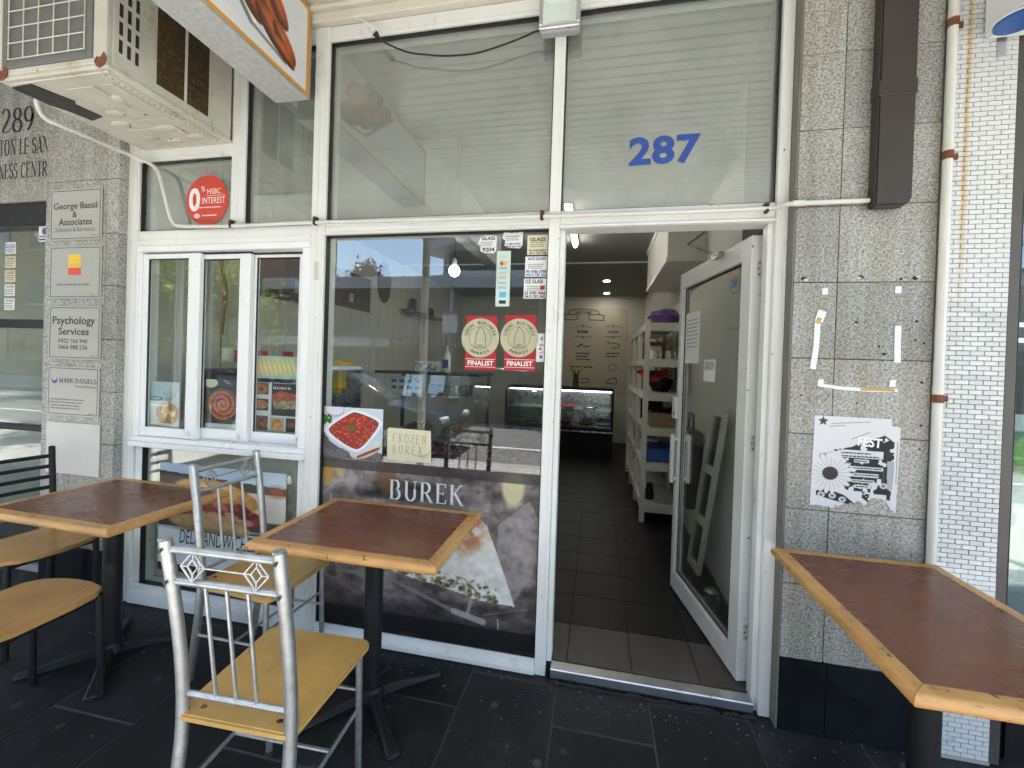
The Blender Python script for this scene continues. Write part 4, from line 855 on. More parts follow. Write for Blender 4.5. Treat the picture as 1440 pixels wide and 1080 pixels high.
B().tube([onY(516, 33, -.040), onY(522, 40, -.050), onY(526, 45.5, -.0545)], [.010, .015, .0155], 12).build('socket', WHITE2, cb, smooth=True)
B().tube([onY(497, 25, -.02), onY(508, 27, -.036), onY(516, 33, -.040)], .004, 8).build('lead', WHITE2, cb, smooth=True)
# ------------------------------------------------------------------ stickers and posters on the glass
GY = .0305                                                        # stuck on the street side of the panes
def rect(a, b, y=GY):
    p, q = onY(*a, y), onY(*b, y); return p.x, q.x, q.z, p.z
def sheet_at(pc, name, a, b, label, cat, y=GY, mat=None):
    x0, x1, z0, z1 = rect(a, b, y); return pc.sheet(name, None, (x0, y, z0), (x1-x0, 0, 0), (0, 0, z1-z0), mat, label=label, cat=cat)
# shop number
sn = thing('shop_number', (.25, .032, 2.36), 'blue vinyl numerals 287 on the glass above the door', 'number')
p, q = onY(884, 231, .033), onY(986, 190, .033)
V, F = glyphs('287', .035, 1.05); place2d(V, F, 'numerals', BLUEV, sn, p.x, q.x, onY(935, 231, .033).z, onY(935, 190, .033).z, .0332)
# round red bank sticker
c = onY(291, 282, GY); hs = thing('finance_sticker', (c.x, GY, c.z-.14), 'round orange-red zero interest sticker in the small upper window', 'sticker')
B().disc((c.x, c.z), .141, GY, 48).build('disc', REDO, hs); y = GY-.0006
V, F = glyphs('0', .035); place2d(V, F, 'lettering', INKW, hs, c.x-.122, c.x-.045, c.z-.060, c.z+.075, y)
text('%', 'lettering', INKW, hs, c.x-.040, c.x-.012, c.z+.052, c.z+.082, y); text('HSBC', 'lettering', INKW, hs, c.x+.002, c.x+.092, c.z+.036, c.z+.066, y)
box('rule', c.x-.005, c.x+.12, y, y+.0004, c.z+.026, c.z+.028, INKW, hs); text('INTEREST', 'lettering', INKW, hs, c.x-.030, c.x+.122, c.z-.018, c.z+.018, y)
scribble('small_print', hs, c.x-.08, c.x+.11, c.z-.045, c.z-.032, 1, y, INKW, seed=3)
B().prism([(c.x-.088, c.z-.085), (c.x-.075, c.z-.073), (c.x-.055, c.z-.073), (c.x-.042, c.z-.085), (c.x-.055, c.z-.097), (c.x-.075, c.z-.097)], y, y+.0004).build('logo', INKW, hs)
B().prism([(c.x-.078, c.z-.078), (c.x-.066, c.z-.085), (c.x-.078, c.z-.092)], y-.0005, y-.0001).prism([(c.x-.052, c.z-.078), (c.x-.064, c.z-.085), (c.x-.052, c.z-.092)], y-.0005, y-.0001).build('logo_mark', REDO, hs)
scribble('small_print', hs, c.x-.03, c.x+.09, c.z-.092, c.z-.076, 1, y, INKW, seed=4)
# two award stickers
for (a, b, cl_, cr, lab) in (((656, 444), (697, 521), 649, 702, 'gold and red awards finalist sticker beside the tall payment strip'), ((711, 443), (752, 522), 703.5, 757, 'gold and red awards finalist sticker next to the door mullion')):
    x0, x1, z0, z1 = rect(a, b); t = thing('award_sticker', ((x0+x1)/2, GY, z0), lab, 'sticker', 'award stickers on the window')
    c0, c1 = onY(cl_, 476, GY), onY(cr, 476, GY); cx, cz, r = (c0.x+c1.x)/2, (c0.z+c1.z)/2+.003, (c1.x-c0.x)/2
    box('ribbon', x0, x1, GY, GY+.0005, z0, z1, RED, t); y = GY-.0007
    B().disc((cx, cz), r, y, 48).build('medal', GOLD, t)
    y -= .0005; b = B(); n = 40
    ring = lambda rr: [(cx+rr*math.cos(2*math.pi*i/n), y, cz+rr*math.sin(2*math.pi*i/n)) for i in range(n)]
    b.add(ring(r*.60)+ring(r*.575), [(i, (i+1) % n, n+(i+1) % n, n+i) for i in range(n)]); b.build('ring', INKG, t, fix=False)
    arc_text('LOCAL BUSINESS', 'lettering', INKD, t, cx, cz, r*.70, r*.155, y, 90, 165); arc_text('AWARDS', 'lettering', INKD, t, cx, cz, r*.86, r*.155, y, 270, 78, up=False)
    b = B(); K = [(-.28, -.5), (.28, -.5), (.28, -.05), (.2, .35), (-.02, .56), (-.2, .2)]
    for (u0, v0), (u1, v1) in zip(K, K[1:]+K[:1]):
        d = Vector((u1-u0, v1-v0)).normalized()*.018; b.add([(cx+r*(u0-d.y), y, cz+r*(v0+d.x)), (cx+r*(u1-d.y), y, cz+r*(v1+d.x)), (cx+r*(u1+d.y), y, cz+r*(v1-d.x)), (cx+r*(u0+d.y), y, cz+r*(v0-d.x))], [(0, 1, 2, 3)])
    b.build('trophy_outline', INKG, t, fix=False); text('2022' if a[0] < 700 else '2023', 'lettering', INKD, t, cx-r*.16, cx+r*.16, cz-r*.44, cz-r*.34, y, .02)
    for zz_ in (z0+.052, z0+.014): box('rule', x0+.001, x1-.001, y, y+.0003, zz_, zz_+.0022, INKW, t)
    text('FINALIST', 'lettering', INKW, t, x0+.014, x1-.012, z0+.022, z0+.046, y, .022)
# glaziers' stickers
def gsticker(a, b, lines, label, pap=PAPER, ink=INKD, torn=False):
    x0, x1, z0, z1 = rect(a, b); t = thing('glazier_sticker', ((x0+x1)/2, GY, z0), label, 'sticker', 'glazier stickers on the window')
    w_, h_ = x1-x0, z1-z0
    if torn: poly = [(x0+.10*w_, z1-.12*h_), (x0+.3*w_, z1), (x1-.1*w_, z1-.02*h_), (x1, z1-.1*h_), (x1-.02*w_, z0+.15*h_), (x1-.14*w_, z0), (x0+.3*w_, z0+.04*h_), (x0+.12*w_, z0+.14*h_), (x0+.14*w_, z0+.4*h_), (x0-.02*w_, z0+.55*h_)]
    else: poly = [(x0, z0), (x1, z0), (x1, z1), (x0, z1)]
    B().prism(poly, GY, GY+.0005).build('backing', pap, t); y = GY-.0006
    for s, u0, u1, v0, v1 in lines: text(s, 'lettering', ink, t, x0+u0*w_, x0+u1*w_, z0+v0*h_, z0+v1*h_, y, .03)
    scribble('small_print', t, x0+.12*w_, x1-.12*w_, z0+.38*h_, z0+.66*h_, 3, y, seed=int(a[0])); return t, x0, x1, z0, z1
gsticker((673, 331), (698, 356), [('GLASS', .18, .92, .72, .92), ('9204', .22, .9, .08, .32)], 'torn patchy glazier sticker at the top of the window, nearest the pendant bulb', torn=True)
gsticker((707, 322), (735, 349), [('T GLASS', .16, .8, .78, .95), ('9 289 0922', .2, .9, .18, .28), ('0418 201 641', .16, .92, .05, .15)], 'pale worn glazier sticker above the payment strip', torn=True)
gsticker((742, 331), (771, 358), [('GLASS', .12, .85, .68, .88), ('Ph 9798 8007', .1, .9, .16, .27), ('0411 222 798', .1, .9, .03, .13)], 'cream glazier sticker with rounded corners beside the mullion top', PAPERY)
gsticker((739, 361), (770, 389), [('ACE GLASS', .1, .9, .82, .96), ('Ph 9786 3788', .06, .94, .18, .33), ('0413 729 268', .06, .94, .03, .16)], 'white glazier sticker with dark blue lettering', PAPER, BLUEV)
t, x0, x1, z0, z1 = gsticker((737, 392), (768, 420), [('OZ GLASS', .06, .84, .76, .96), ('02 9785 9068', .04, .96, .20, .36), ('0413 252 042', .04, .96, .03, .18)], 'white glazier sticker with black lettering and a tiny red logo')
box('logo', x1-.03, x1-.008, GY-.0008, GY-.0004, z0+.043, z0+.062, RED, t)
# tall payment strip
x0, x1, z0, z1 = rect((699, 353), (716, 431)); t = thing('payment_sticker', ((x0+x1)/2, GY, z0), 'tall narrow pale green sticker of payment logos', 'sticker')
box('backing', x0, x1, GY, GY+.0005, z0, z1, plain('pale_green_vinyl', (.55, .66, .60), .45), t); y = GY-.0006; h_ = z1-z0; cx = (x0+x1)/2
B().disc((cx-.008, z0+h_*.775), .010, y).build('logo', REDO, t); B().disc((cx+.008, z0+h_*.775), .010, y-.0007).build('logo', YEL, t)
box('logo', cx-.017, cx+.017, y, y+.0004, z0+h_*.16, z0+h_*.26, SKYB, t); box('logo', cx-.017, cx+.017, y, y+.0004, z0+h_*.05, z0+h_*.11, INKD, t)
for v, mt_ in ((.90, GOLD), (.69, BLUEV), (.60, ORANGE), (.52, INKG), (.42, INKG), (.34, BLUEV)): scribble('small_print', t, x0+.012, x1-.012, z0+h_*v-.006, z0+h_*v+.006, 2, y, mt_, seed=int(v*100))
x0, x1, z0, z1 = rect((755, 469), (767, 509)); t = thing('contactless_sticker', ((x0+x1)/2, GY, z0), 'small white contactless payment sticker by the mullion', 'sticker'); h_ = z1-z0; cx = (x0+x1)/2
box('backing', x0, x1, GY, GY+.0005, z0, z1, PAPER, t); y = GY-.0006; b = B()
for rr in (.006, .011, .016):
    a_ = [(cx-.008+rr*math.cos(R(q)), z1-.024+rr*math.sin(R(q))) for q in range(-45, 46, 15)]; b.add([(u, y, v) for u, v in a_]+[(u-.0025, y, v) for u, v in a_], [(i, i+1, i+8, i+7) for i in range(6)])
b.build('logo', INKD, t, fix=False); text('VISA', 'lettering', BLUEV, t, cx-.012, cx+.012, z1-.060, z1-.050, y, .02)
B().disc((cx-.005, z0+.062), .006, y).build('logo', RED, t); box('logo', cx-.006, cx+.006, y, y+.0004, z0+.016, z0+.030, BLUEV, t); scribble('small_print', t, cx-.012, cx+.012, z0+.040, z0+.046, 1, y, RED, seed=2)

# big burek poster along the bottom of the window
x0, x1, z0, z1 = -1.413, -.252, .075, .928
pc = Pic((x1-x0)/(z1-z0), 230, (.25, .23, .24)); a_ = pc.asp
def zp(x, y): return ((x-265)/765*a_, 1-(y-40-(x-265)*.03)/655)          # from the zoomed photo to poster units
g = pc.n(3, 1, 5, 1.5); g2 = pc.n(14, 2, 4, .35); g3 = pc.n(30, 3, 3)
pc.put(np.ones_like(g), np.stack([.42+.38*(g-.5)+.56*(g2-.5)+.3*(g3-.5), .385+.37*(g-.5)+.53*(g2-.5)+.3*(g3-.5), .375+.36*(g-.5)+.53*(g2-.5)+.3*(g3-.5)], -1))
pc.put(np.clip((pc.n(9, 5, 4, .2)-.55)*5, 0, 1)*np.clip((pc.Y-.4)*3, 0, 1), (.62, .60, .60), .5)
for x, y, r, col, al in ((283, 95, .075, (.72, .53, .22), .85), (336, 80, .05, (.80, .68, .42), .8), (376, 130, .06, (.66, .64, .64), .75), (510, 105, .10, (.48, .34, .20), .8), (350, 45, .08, (.62, .57, .58), .6), (945, 115, .105, (.80, .78, .60), .9), (640, 60, .07, (.45, .42, .42), .4)):
    u, v = zp(x, y); pc.put(pc.ell(u, v, r*.62, r, 0, 5), col, al)
pc.put(np.clip((.25-pc.Y)*6, 0, 1), (.13, .12, .125), .75)
mk = pc.poly([zp(*q) for q in ((900, 260), (1000, 160), (1035, 240), (1020, 420), (960, 540), (900, 430))]); pc.put(mk*(.5+.5*g3), (.66, .64, .65), .75)
for i in range(5): pc.put(pc.seg(*zp(275+i*9, 400-i*4), *zp(335+i*14, 480-i*2), .011), (.62, .61, .61), .8)
pc.put(pc.seg(*zp(330, 490), *zp(425, 495), .03), (.55, .54, .54), .8); pc.put(pc.ell(*zp(275, 487), .02, .03), (.7, .7, .7), .8)
pc.put(pc.seg(*zp(485, 485), *zp(760, 600), .022), (.52, .51, .52), .8); pc.put(pc.seg(*zp(760, 600), *zp(860, 628), .035), (.66, .66, .67), .85)
pc.put(pc.seg(*zp(820, 540), *zp(805, 612), .02), (.68, .67, .68), .7)
wedge = [zp(*q) for q in ((372, 385), (430, 380), (500, 400), (560, 392), (640, 400), (700, 345), (745, 300), (800, 250), (835, 236), (862, 262), (890, 340), (925, 440), (962, 556), (900, 552), (840, 548), (790, 530), (740, 520), (690, 505), (640, 500), (580, 482), (520, 470), (470, 455), (420, 440))]
mk = pc.poly(wedge); hl = pc.n(26, 8, 4); pc.put(mk, np.stack([.88+.24*(hl-.5), .88+.24*(hl-.5), .86+.26*(hl-.5)], -1))
u0, v0 = zp(800, 300); pc.put(mk*pc.ell(*zp(805, 290), .17, .10, 40, 14)*np.clip((pc.n(16, 9)-.32)*4, 0, 1), (.72, .42, .24), .8); pc.put(mk*pc.ell(*zp(800, 275), .10, .06, 40, 10)*np.clip((pc.n(22, 10)-.45)*5, 0, 1), (.55, .24, .12), .8)
for i in range(260):
    x = RNG.uniform(380, 900); y = RNG.normal(450+(x-420)*.16, 26); u, v = zp(x, y)
    pc.put(mk*pc.ell(u, v, RNG.uniform(.006, .022), RNG.uniform(.004, .012), RNG.uniform(-60, 40)), ((.33, .33, .16), (.45, .42, .28), (.55, .48, .30), (.24, .22, .14), (.93, .93, .90))[RNG.integers(5)], RNG.uniform(.5, .95))
pc.put(np.clip(pc.seg(*zp(860, 600), *zp(1005, 560), .006), 0, 1), (.6, .6, .6), .6)
for x, y, l in ((462, 60, 40), (745, 800, 40), (908, 630, 40), (300, 200, 30)): pc.put(pc.seg(*zp(x, y-l/2), *zp(x+3, y+l/2), .006), (.85, .85, .85), .8)
pc.put(pc.Y < .10, (.09, .09, .09), .92); pc.put((pc.Y > .94), (.17, .16, .165), .7)
ps = thing('burek_poster', ((x0+x1)/2, GY+.002, z0), 'large dark poster lettered BUREK with a slice of cheese pastry', 'poster')
pc.sheet('printed_sheet', ps, (x0, GY+.002, z0), (x1-x0, 0, 0), (0, 0, z1-z0))
V, F = serif('BUREK', .16, .045, .16); p, q = onY(547, 709, GY), onY(652, 709, GY)
place2d(V, F, 'lettering', INKW, ps, p.x, q.x, onY(600, 708, GY).z, onY(600, 678, GY).z, GY+.0012)
# bean dish poster
pc = Pic(1.2, 200, (.80, .83, .87)); pc.put(pc.n(3, 21) > .52, (.70, .75, .82), .5)
pc.put(pc.ell(.22, .93, .20, .13), (.86, .84, .90)); pc.put(pc.ell(.22, .93, .20, .13)-pc.ell(.22, .945, .18, .11), (.55, .5, .6), .6); pc.put(pc.Y*1.0+pc.X*.3 < .50, (.36, .35, .36), .9); pc.put(pc.n(8, 23)*((pc.Y+pc.X*.3) < .5) > .5, (.25, .24, .25), .5)
for i in range(30): pc.put(pc.ell(RNG.uniform(0, .16), RNG.uniform(.66, .83), .03, .02, RNG.uniform(0, 180)), (.13+RNG.uniform(0, .12), .36+RNG.uniform(-.1, .12), .12))
pc.put(pc.ell(.88, .20, .34, .14, 25), (.82, .70, .62)); pc.put(pc.ell(.86, .24, .34, .14, 25), (.80, .84, .82)); pc.put(pc.seg(.72, .05, 1.12, .24, .05), (.55, .22, .13))
bz = lambda x, y: ((x-75)/505*1.2, 1-(y-545)/465)
def blob(pts, k=1.0, dy=0):
    P = [Vector(bz(*q)) for q in pts]; c = sum(P, Vector((0, 0)))/len(P); P = [c+(p-c)*k+Vector((0, dy)) for p in P]
    for _ in range(3): P = [v for a_, b_ in zip(P, P[1:]+P[:1]) for v in (a_.lerp(b_, .25), a_.lerp(b_, .75))]
    return pc.poly([tuple(p) for p in P])
DI = [(300, 585), (350, 565), (560, 640), (565, 700), (420, 915), (340, 945), (110, 800), (95, 735)]
pc.put(blob([(110, 790), (190, 850), (250, 890), (240, 925), (200, 905), (120, 850)]), (.82, .85, .88))
pc.put(blob(DI, 1.06, -.05), (.76, .80, .85)); pc.put(blob(DI, 1.06), (.90, .92, .94)); pc.put(blob(DI, .92), (.40, .16, .09)); pc.put(blob(DI, .89, -.015), (.58, .13, .07)); inn = blob(DI, .88, -.015)
for i in range(300):
    u, v = RNG.uniform(.05, 1.15), RNG.uniform(.1, .98); c0 = RNG.uniform(.2, 1.0); pc.put(inn*pc.ell(u, v, .034, .020, RNG.uniform(0, 180)), (.34+.50*c0, .06+.16*c0*RNG.uniform(.4, 1.8), .04+.07*c0))
for i in range(110): u, v = RNG.uniform(.05, 1.15), RNG.uniform(.1, .98); pc.put(inn*pc.ell(u, v, .013, .009, RNG.uniform(0, 180)), (.96, .66, .46), .9)
for i in range(16): pc.put(pc.ell(.585+RNG.normal()*.035, .60+RNG.normal()*.04, .028, .016, RNG.uniform(0, 180)), (.24, .36+RNG.uniform(-.08, .1), .09))
sheet_at(pc, 'bean_poster', (456, 571), (537, 649), 'square photo of baked red beans in a white dish', 'poster')
# handwritten note
x0, x1, z0, z1 = rect((545, 601), (606, 652)); nt_ = thing('handwritten_note', ((x0+x1)/2, GY, z0), 'cream paper note handwritten FROZEN BUREK', 'note')
B().prism([(x0+.002, z0+.006), (x1-.006, z0), (x1, z0+.004), (x1-.003, z1-.07), (x1-.006, z1-.004), (x0+.01, z1), (x0, z1-.008)], GY, GY+.0005).build('paper', PAPERY, nt_)
HW = {'F': [[(0, 0), (.05, 1), (.75, 1.02)], [(.02, .52), (.5, .55)]], 'R': [[(.05, 0), (.08, 1), (.5, .98), (.6, .75), (.45, .55), (.08, .5)], [(.2, .5), (.7, 0)]], 'O': [arc(.4, .5, .38, .5, 90, 455, 12)], 'Z': [[(.02, .95), (.7, 1), (.05, .05), (.75, .02)]],
      'E': [[(.6, 1), (.05, .98), (.02, 0), (.62, .02)], [(.04, .5), (.5, .52)]], 'N': [[(.03, 0), (.05, 1), (.62, .02), (.66, 1)]], 'B': [[(.05, 0), (.08, 1), (.5, .9), (.48, .6), (.1, .52), (.6, .4), (.58, .1), (.05, 0)]], 'U': [[(.04, 1), (.08, .2), (.3, 0), (.58, .2), (.62, 1)]], 'K': [[(.06, 0), (.08, 1)], [(.6, .95), (.1, .45), (.68, .05)]]}
b = B()
for wd, u0, v0, ww, hh in (('FROZEN', .12, .56, .80, .27), ('BUREK', .12, .22, .74, .26)):
    for i, ch in enumerate(wd):
        for st in HW[ch]:
            pts = [(x0+(x1-x0)*(u0+ww*(i+.10+.78*p[0])/len(wd)), GY-.0006, z0+(z1-z0)*(v0+hh*p[1]+RNG.uniform(-.012, .012))) for p in st]
            b.tube(pts, .00095, 5)
for i in range(6): b.tube([(x0+(x1-x0)*(.80-.05*i), GY-.0006, z0+(z1-z0)*.1*(1+.3*i)), (x0+(x1-x0)*(.98-.01*i), GY-.0006, z0+(z1-z0)*(.38-.05*i))], .0004, 4)
b.build('handwriting', INKG, nt_)
# deli sandwich poster in the low window
x0, x1, z0, z1 = -2.47, -1.63, .20, .82
pc = Pic((x1-x0)/(z1-z0), 150, (.80, .86, .89)); a_ = pc.asp
pc.put(np.ones_like(pc.X), (.78, .85, .88)); pc.put(((pc.Y > .42)*(pc.Y < .93-.05*pc.X)), (.26, .23, .21)); pc.put(pc.Y > .93-.05*pc.X, (.76, .84, .88))
pc.put(pc.rbox(1.25, .62, .30, .18, .02), (.82, .80, .76)); pc.put(pc.ell(1.26, .83, .10, .05, 0, 8), (.62, .34, .22), .8); pc.put(pc.rbox(1.18, .50, .20, .05, .02), (.30, .26, .22))
nz = pc.n(22, 31, 5); pc.put(pc.ell(.62, .735, .46, .14, -6)*1.0, np.stack([.74+.3*(nz-.5), .55+.3*(nz-.5), .28+.25*(nz-.5)], -1)); pc.put(pc.ell(.55, .79, .28, .05, -6, 8), (.88, .74, .46), .6)
pc.put(pc.ell(.68, .565, .44, .12, -2), np.stack([.50+.5*(nz-.5), .17+.3*(nz-.5), .13+.3*(nz-.5)], -1))
for i in range(26): pc.put(pc.ell(RNG.uniform(.32, 1.05), RNG.normal(.58, .05), .09, .03, RNG.uniform(-25, 25)), ((.62, .24, .20), (.75, .45, .38), (.42, .12, .10), (.80, .62, .52))[RNG.integers(4)], .85)
pc.put(pc.ell(.56, .465, .44, .085, -3), np.stack([.72+.25*(nz-.5), .62+.25*(nz-.5), .45+.2*(nz-.5)], -1)); pc.put(pc.ell(.58, .40, .46, .03, -3, 8), (.25, .22, .18), .6); pc.put(pc.Y < .39, (.80, .86, .89))
pc.put(pc.Y < .07, (.16, .15, .14))
dp_ = thing('deli_poster', (-2.05, GY+.002, z0), 'poster of a meat filled roll lettered DELI SANDWICHES in the low window', 'poster')
pc.sheet('printed_sheet', dp_, (x0, GY+.002, z0), (x1-x0, 0, 0), (0, 0, z1-z0))
p, q = onY(252, 757, GY), onY(347, 764, GY)
V, F = glyphs('DELI SANDWICHES', 0, 1, .15); fr_ = glyphs('DELI SANDWICH', 0, 1, .15)[0][:, 0].max()/V[:, 0].max()
place2d(V, F, 'lettering', INKD, dp_, p.x, p.x+(q.x-p.x)/fr_, onY(300, 770, GY).z, onY(300, 750, GY).z, GY+.001)
box('backing_panel', -2.5735, -1.5455, .100, .104, .113, .914, plain('cream_backing', (.47, .45, .36), .7), sf)
# pictures behind the servery sashes
pc = Pic(.65, 90, (.70, .77, .78)); pc.put(pc.Y < .2, (.76, .74, .68)); pc.put(pc.ell(.12, .62, .16, .05)-pc.ell(.12, .62, .12, .035), (.25, .33, .42)); pc.put(pc.ell(.40, .30, .26, .24), (.62, .45, .20))
for i in range(40): a = RNG.uniform(0, 6.28); r = RNG.uniform(0, .2); pc.put(pc.ell(.40+r*math.cos(a), .30+r*math.sin(a), .05, .025, RNG.uniform(0, 180)), ((.86, .70, .36), (.74, .53, .22), (.93, .84, .60), (.55, .38, .18))[RNG.integers(4)])
for i in range(5): pc.put(pc.seg(.42, .52, .30+.07*i, .80-.02*abs(i-2), .012), (.40, .45, .40))
sheet_at(pc, 'food_photo', (212, 536), (251, 601), 'photo of a frilled golden pastry in the servery sash nearest the plaques', 'poster', .034)
def spiral_pic(pc, cx_, cy2, r, col=(.72, .36, .17)):
    d = np.hypot(pc.X-cx_, pc.Y-cy2); th = np.arctan2(pc.Y-cy2, pc.X-cx_); s_ = .5+.5*np.sin(d/r*6.28*3.3-th); nz = pc.n(20, 44)
    pc.put(np.clip((r-d)/pc.px/1.5, 0, 1), np.clip(np.array(col)[None, None]*(.62+.5*s_+.7*(nz-.5))[..., None], 0, 1))
pc = Pic(.68, 110, (.12, .11, .11)); pc.put(pc.n(6, 51) > .6, (.2, .18, .17), .7); pc.put(pc.ell(.10, .93, .16, .10), (.86, .84, .72)); pc.put(pc.ell(.45, .96, .10, .03, -30), (.6, .62, .62), .7); spiral_pic(pc, .37, .50, .33); pc.put(pc.Y < .10, (.80, .82, .82))
sheet_at(pc, 'food_photo', (290, 533), (332, 604), 'photo of a round spiral pastry on black in the middle servery sash', 'poster', .062)
pc = Pic(1.9, 60, (.72, .76, .74)); pc.put(pc.n(5, 61) > .5, (.60, .70, .66), .6)
for i in range(9): spx = .12+.21*i; pc.put(pc.ell(spx, .5, .10, .36, 18), (.90-.02*i, .74, .42)); pc.put(pc.ell(spx-.03, .5, .05, .30, 18, 5), (.96, .90, .72), .8)
sheet_at(pc, 'food_photo', (358, 500), (417, 534), 'strip photo of stacked rolled pancakes above the burek collage', 'poster', .094)
pc = Pic(.80, 150, (.82, .83, .82)); d_ = pc.n(18, 71)
pc.put(pc.rbox(.58, .66, .24, .33, .005), (.10, .09, .09)); pc.put(pc.poly([(.36, .62), (.80, .70), (.80, .48), (.40, .46)]), np.stack([.60+.6*(d_-.5), .55+.6*(d_-.5), .42+.6*(d_-.5)], -1)); pc.put(pc.poly([(.34, .76), (.5, .84), (.80, .78), (.80, .66), (.36, .60)]), np.stack([.66+.5*(d_-.5), .30+.4*(d_-.5), .15+.3*(d_-.5)], -1))
pc.put(pc.rbox(.14, .87, .14, .12, .005), (.35, .26, .2)); pc.put(pc.ell(.14, .86, .12, .10)-pc.ell(.14, .86, .05, .04), (.70, .40, .20)); pc.put(pc.rbox(.14, .54, .14, .12, .005), (.14, .11, .09)); pc.put(pc.ell(.14, .54, .13, .09), np.stack([.72+.5*(d_-.5), .48+.5*(d_-.5), .24+.4*(d_-.5)], -1))
pc.put(pc.rbox(.14, .16, .14, .15, .005), np.stack([.42+.9*(d_-.5), .24+.6*(d_-.5), .16+.5*(d_-.5)], -1)); pc.put(pc.rbox(.45, .15, .13, .14, .005), (.66, .62, .55)); pc.put(pc.ell(.45, .14, .09, .12), np.stack([.78+.6*(d_-.5), .52+.6*(d_-.5), .18+.4*(d_-.5)], -1)); pc.put(pc.rbox(.71, .15, .10, .14, .005), (.16, .12, .10)); pc.put(pc.ell(.71, .15, .09, .06), (.45, .22, .12))
x0, x1, z0, z1 = rect((357, 537), (416, 609), .094); cg = thing('food_collage', ((x0+x1)/2, .094, z0), 'collage of small food photos lettered BUREK in the sash by the mullion', 'poster')
pc.sheet('printed_sheet', cg, (x0, .094, z0), (x1-x0, 0, 0), (0, 0, z1-z0)); stext('BUREK', 'lettering', INKW, cg, x0+.46*(x1-x0), x0+.88*(x1-x0), z0+.87*(z1-z0), z0+.92*(z1-z0), .0932)

# torn flyer on the granite
FY = -.0674
tl, tr, bl, br = onY(1146, 584, FY), onY(1268, 599, FY), onY(1138, 716, FY), onY(1259, 727, FY)
pc = Pic(.79, 220, (.86, .86, .87)); a_ = pc.asp
def fp(x, y):                                                              # zoomed photo (6.35x) -> sheet units
    P = onY(1120+x/6.353, 570+y/6.353, FY); u = (P.x-bl.x)/(br.x-bl.x); v = (P.z-bl.z)/(tl.z-bl.z); return u*a_, v
K = (.13, .14, .15)
mk = pc.poly([fp(*q) for q in ((190, 420), (300, 395), (480, 370), (560, 330), (660, 300), (780, 270), (860, 330), (860, 480), (800, 520), (800, 740), (840, 770), (830, 850), (700, 860), (640, 870), (560, 810), (440, 750), (380, 720), (300, 740), (190, 680), (170, 600), (180, 500))]); pc.put(mk*(pc.n(12, 81) > .34), K)
pc.put(pc.poly([fp(*q) for q in ((170, 760), (240, 730), (420, 800), (570, 920), (480, 890), (340, 850), (170, 800))]), K)
pc.put(pc.poly([fp(*q) for q in ((190, 430), (275, 415), (280, 480), (200, 520))]), (.62, .63, .64)); pc.put(pc.poly([fp(*q) for q in ((800, 500), (865, 500), (850, 760), (800, 740))]), (.66, .68, .70))
cx_, cy2 = fp(293, 605)
for i in range(22): t = 2*math.pi*i/22; pc.put(pc.ell(cx_+.135*math.cos(t), cy2+.135*math.sin(t), .085, .027, math.degrees(t)), (.86, .86, .87)); 
for i in range(22): t = 2*math.pi*(i+.5)/22; pc.put(pc.seg(cx_+.08*math.cos(t), cy2+.08*math.sin(t), cx_+.17*math.cos(t), cy2+.17*math.sin(t), .004), (.5, .5, .52), .7)
pc.put(pc.ell(cx_, cy2, .074, .070), (.20, .20, .20))
for (x, y, w2, h2) in ((570, 437, 250, 40), (570, 497, 90, 17), (630, 565, 175, 18), (610, 625, 150, 20), (590, 678, 130, 17), (580, 725, 100, 17), (520, 790, 80, 30), (720, 825, 100, 35)):
    u, v = fp(x, y); pc.put(pc.rbox(u, v, w2/1080*a_*1.08, h2/1080*1.10, .012), (.86, .86, .87))
pc.put(pc.poly([fp(*q) for q in ((275, 430), (330, 405), (400, 405), (400, 480), (330, 485))]), (.86, .86, .87))
st = [(fp(222, 138)[0]+(.055 if i % 2 == 0 else .024)*math.cos(R(90+36*i)), fp(222, 138)[1]+(.055 if i % 2 == 0 else .024)*math.sin(R(90+36*i))) for i in range(10)]; pc.put(pc.poly(st), (.28, .28, .29))
st = [(fp(815, 450)[0]+(.05 if i % 2 == 0 else .022)*math.cos(R(100+36*i)), fp(815, 450)[1]+(.05 if i % 2 == 0 else .022)*math.sin(R(100+36*i))) for i in range(10)]; pc.put(pc.poly(st), (.2, .2, .2))
for x, y in ((215, 795), (315, 805), (405, 840), (770, 720)): pc.put(pc.ell(*fp(x, y), .035, .03), (.80, .82, .86)); pc.put(pc.ell(*fp(x, y), .016, .014), (.4, .4, .4))
for x0_, y0_, x1_, y1_ in ((280, 185, 420, 178), (300, 160, 640, 148), (480, 300, 640, 240), (430, 480, 460, 520), (770, 590, 765, 700), (700, 355, 770, 260), (890, 330, 880, 700)): pc.put(pc.seg(*fp(x0_, y0_), *fp(x1_, y1_), .007), (.42, .42, .44), .8)
U, V_ = pc.X/a_, pc.Y; jag = pc.n(14, 91, 4)
cut = ((V_ > .03+.12*(pc.n(7, 92)-.2)*(1-np.abs(U-.5)) ) & ~((U > .62) & (V_ < .22-.9*np.abs(U-.78)+.06*(jag-.5)) & (V_ < .17)) & ~((U > .90) & (V_ > .93+.1*(jag-.5))) & ~((U > .3) & (U < .62) & (V_ < .10*(jag+.2)+.10*(U-.3)))).astype(float)
wp = .003*(pc.n(4, 93)-.3)*np.clip((.3-V_)*4, 0, 1)+.0004
o = pc.sheet('printed_sheet', None, bl, br-bl, tl-bl, PRINTM, cut=cut, warp=wp)
fy_ = thing('torn_flyer', (1.0, FY, bl.z), 'torn black and white flyer with a sunflower taped to the granite', 'flyer'); WL[o.name] = Vector(o.location); o.parent = fy_; o.location = WL[o.name]-WL[fy_.name]
p, q = onY(1120+545/6.353, 570+375/6.353, FY), onY(1120+765/6.353, 570+285/6.353, FY)
